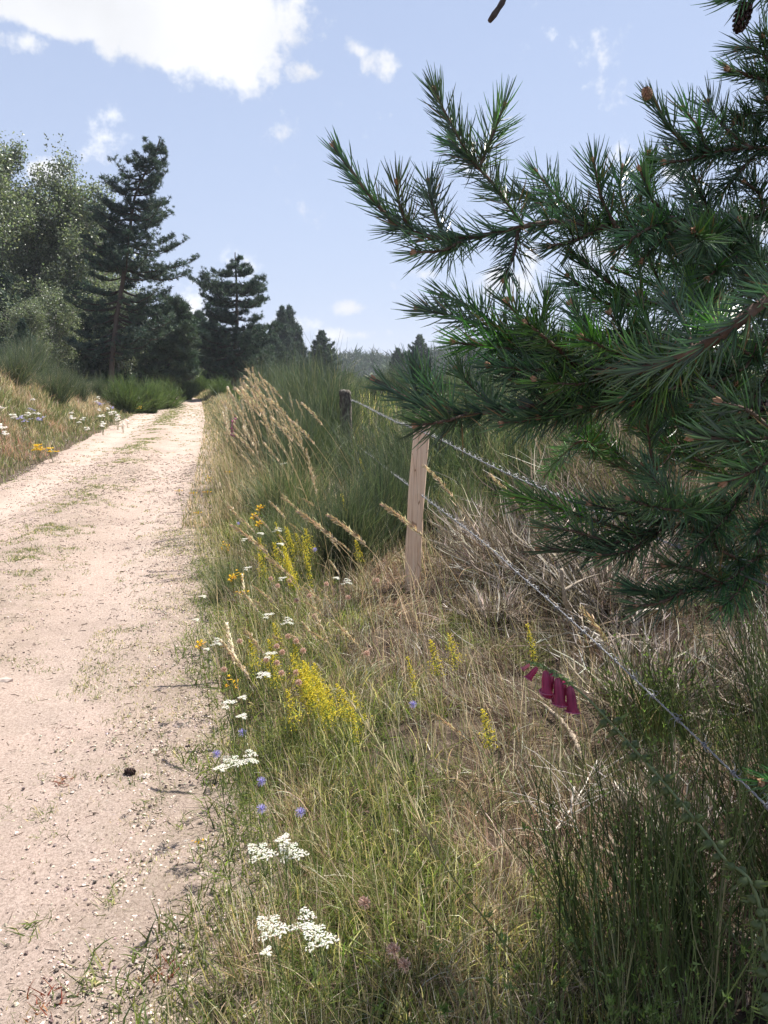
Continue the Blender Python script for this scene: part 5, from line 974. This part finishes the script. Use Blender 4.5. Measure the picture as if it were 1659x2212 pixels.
    # C: lower limb over the post
    branch('low limb whose needles cover the post top', [root(1.4)] + Q((1750, 760, 1.7), (1560, 800, 1.5), (1400, 840, 1.42), (1250, 860, 1.38), (1100, 885, 1.35), (990, 895, 1.34), (925, 880, 1.34), (860, 850, 1.34), (812, 822, 1.34)), .014, .003,
           [Q((1020, 893, 1.34), (960, 910, 1.31), (905, 918, 1.3)), Q((980, 893, 1.34), (940, 850, 1.36), (910, 800, 1.38)), Q((1080, 885, 1.35), (1030, 850, 1.38), (990, 800, 1.4)), Q((1180, 870, 1.36), (1130, 830, 1.38), (1090, 790, 1.4)), Q((1250, 860, 1.38), (1160, 900, 1.34), (1090, 915, 1.32)), Q((1330, 850, 1.4), (1240, 890, 1.36), (1170, 900, 1.34)), Q((1450, 830, 1.44), (1340, 870, 1.36), (1260, 880, 1.33)), Q((1500, 815, 1.46), (1430, 850, 1.36), (1370, 870, 1.3)), Q((920, 885, 1.34), (900, 850, 1.37), (890, 800, 1.4))], .3, 1.05)
    # D: shaded limbs low on the right
    branch('shaded limb low on the right above the wire', [root(1.1)] + Q((1760, 1000, 1.7), (1600, 1080, 1.5), (1480, 1130, 1.42), (1380, 1155, 1.38), (1270, 1190, 1.36), (1170, 1185, 1.36)), .012, .003,
           [Q((1380, 1155, 1.38), (1270, 1120, 1.4), (1170, 1085, 1.42), (1115, 1072, 1.44)), Q((1450, 1140, 1.4), (1350, 1110, 1.38), (1280, 1090, 1.36)), Q((1540, 1105, 1.45), (1440, 1100, 1.3), (1360, 1080, 1.24)), Q((1500, 1125, 1.43), (1430, 1050, 1.45), (1390, 1010, 1.48)), Q((1320, 1175, 1.37), (1250, 1150, 1.35), (1190, 1140, 1.34)), Q((1600, 1080, 1.5), (1540, 1150, 1.4), (1490, 1190, 1.36)), Q((1420, 1150, 1.4), (1360, 1190, 1.36), (1300, 1200, 1.34))], .45, brighter=.15)
    branch('lowest limb hanging over the dead brush', [root(.75)] + Q((1760, 1130, 1.7), (1640, 1200, 1.5), (1560, 1260, 1.42), (1480, 1275, 1.38), (1400, 1280, 1.36), (1345, 1265, 1.35)), .010, .003,
           [Q((1560, 1260, 1.42), (1500, 1230, 1.38), (1440, 1220, 1.36)), Q((1480, 1275, 1.38), (1430, 1300, 1.36), (1380, 1310, 1.34)), Q((1620, 1215, 1.46), (1560, 1190, 1.42), (1520, 1150, 1.4)), Q((1640, 1200, 1.5), (1600, 1270, 1.44), (1560, 1310, 1.4))], .35)
    branch('blurred close tuft reaching in at the right edge', [root(1.2)] + Q((1850, 900, 1.3), (1750, 935, 1.05), (1650, 950, .98), (1560, 950, .96), (1500, 945, .95)), .010, .003,
           [Q((1680, 948, 1.0), (1620, 890, .98), (1560, 870, .97)), Q((1720, 945, 1.02), (1640, 1010, .98), (1570, 1040, .96))], .45)
    branch('dark foliage in the shade behind the close tuft', [root(1.35)] + Q((1750, 850, 2.0), (1600, 900, 1.85), (1500, 960, 1.8), (1420, 1010, 1.75)), .012, .003,
           [Q((1600, 900, 1.85), (1560, 960, 1.8), (1500, 1010, 1.78)), Q((1650, 880, 1.9), (1600, 830, 1.85), (1540, 810, 1.8)), Q((1680, 870, 1.9), (1640, 950, 1.8), (1600, 1000, 1.75)), Q((1560, 920, 1.82), (1480, 920, 1.8), (1420, 930, 1.76)), Q((1700, 860, 1.9), (1680, 1000, 1.8), (1640, 1080, 1.75))], .3)
    branch('tip of a low branch at the lower right edge', [root(.6)] + Q((1850, 1640, 1.3), (1730, 1680, 1.1), (1650, 1690, 1.02)), .006, .003, [], .5)
    branch('short leafy limb in the middle right', [root(1.55)] + Q((1760, 720, 1.6), (1640, 780, 1.5), (1560, 820, 1.45), (1500, 870, 1.42)), .010, .003,
           [Q((1640, 780, 1.5), (1580, 740, 1.46), (1530, 720, 1.44)), Q((1600, 800, 1.47), (1540, 780, 1.44), (1480, 765, 1.42)), Q((1680, 765, 1.52), (1640, 840, 1.5), (1600, 890, 1.46)), Q((1700, 745, 1.55), (1660, 660, 1.55), (1620, 600, 1.55)), Q((1720, 720, 1.4), (1640, 560, 1.4), (1600, 480, 1.38))], .3)
    # limbs that fill the interior of the crown, random but growing outwards
    for k in range(6):
        a0 = P(1660 + rng.normal(0, 40), 620 + 110 * k + rng.normal(0, 20), 1.75 + .5 * rng.random()); z0 = a0[2]; tip = a0 + np.array([-.32 - .18 * rng.random(), rng.normal(0, .22), .10 + rng.normal(0, .08)])
        if tip[2] < 1.0: tip[0] += .1
        sh = []
        for j in range(5):
            f = .15 + .75 * rng.random(); bs = a0 * (1 - f) + tip * f; sh.append([bs, bs + np.array([-.09, rng.normal(0, .1), .05 + rng.normal(0, .05)]), bs + np.array([-.14, rng.normal(0, .13), .11 + rng.normal(0, .06)])])
        branch(None, [root(z0 - .1 - g), a0, (a0 + tip) / 2 + [0, 0, -.02], tip], .010, .003, sh, .45, .7, brighter=.35)
    # crown above and beside the frame (it shades the lower right of the picture)
    for k in range(15):
        z = 2.3 + 2.6 * k / 14; a = math.pi * (1.0 + .5 * math.sin(k * 2.4)); Lb = 1.25 - .4 * (z - 2.3) / 2.6; dd = np.array([math.cos(a), -.55 * abs(math.sin(a)) if k % 3 == 0 else math.sin(a) * (1 if k % 2 else -1), .25]); a0 = O + np.array([0, 0, z - .2]); tip = a0 + dd * Lb; 
        if ray_in(tip): tip = tip + np.array([.5, 0, .2])
        sh = []
        for j in range(9):
            f = .3 + .65 * rng.random(); bs = a0 * (1 - f) + tip * f; e = dd * .16 + rng.normal(0, .13, 3); sh.append([bs, bs + e * .6, bs + e * 1.1 + [0, 0, .05]])
        branch(None, [a0, (a0 + tip) / 2 + [0, 0, -.04], tip], .012, .003, sh, .5, .45)
    # bare twig tip at the very top, dead twig, cones
    b = Bag(); a = curve(Q((1180, -160, 1.2), (1110, -45, 1.18), (1085, 5, 1.17), (1058, 45, 1.16)), 16); b.add(*tubes((a - O)[None], np.linspace(.003, .0045, 16)[None] * (1 + .18 * rng.normal(0, 1, (1, 16))), (.07, .05, .04), 7, True)); tw = b.build('twig', m_twig, t, True); tw['label'] = 'bare dark twig end hanging in at the top edge'
    needles(tw, a[:6], .6)
    b = Bag(); a = curve([root(2.9)] + Q((1500, -420, 1.5), (1180, -160, 1.2)), 16); b.add(*tubes((a - O)[None], np.linspace(.012, .003, 16)[None], (.14, .10, .08), 7)); b.build('branch', m_bark, t, True)
    b = Bag(); a = curve(Q((1560, 425, 1.7), (1520, 395, 1.7), (1475, 380, 1.7)), 10); b.add(*tubes((a - O)[None], .0022, (.2, .15, .12), 6)); b.build('twig', m_bark, t, True)['label'] = 'bare stub of a dead twig against the sky'
    br = branch('limb at the upper right corner carrying a hanging cone', [root(2.75)] + Q((1800, -60, 1.5), (1700, -30, 1.35), (1620, -20, 1.3), (1560, -35, 1.28)), .008, .003, [Q((1640, -22, 1.3), (1600, -8, 1.28), (1575, -20, 1.27))], .55)
    q = mk('cone', ME_CONE, br, P(1612, 8, 1.29) - O); q.rotation_euler = (math.pi - .1, .28, 0); q.scale = (.8, .8, .95)
    q = mk('cone', cone_mesh(.03, .013, (.34, .2, .12)), br, P(1401, 214, 1.405) - O); q.rotation_euler = (.3, -.5, 0); q.scale = (.6, .6, .6)
    q = mk('cone', bpy.data.meshes.get('pine_cone'), br, P(1625, 885, 1.4) - O); q.rotation_euler = (1.8, .3, .4); q.scale = (1.3, 1.3, 1.3)
    print('near needles', stat[0])
def ray_in(p):
    v = p - CAM; c, s = math.cos(R(PITCH)), math.sin(R(PITCH)); dz = v[1] * c - v[2] * s; up = v[1] * s + v[2] * c
    return dz > 0 and abs(v[0] / dz) < .53 and abs(up / dz) < .70
near_pine()

tot = sum(len(me.polygons) for me in bpy.data.meshes); print('mesh triangles', tot, 'objects', len(bpy.data.objects))
for pr in BR + YB + YA + SB + CB + BS + SJ + GS + BF + GPN + BI:
    if not pr.get('used'): print('unused proto', pr.name)
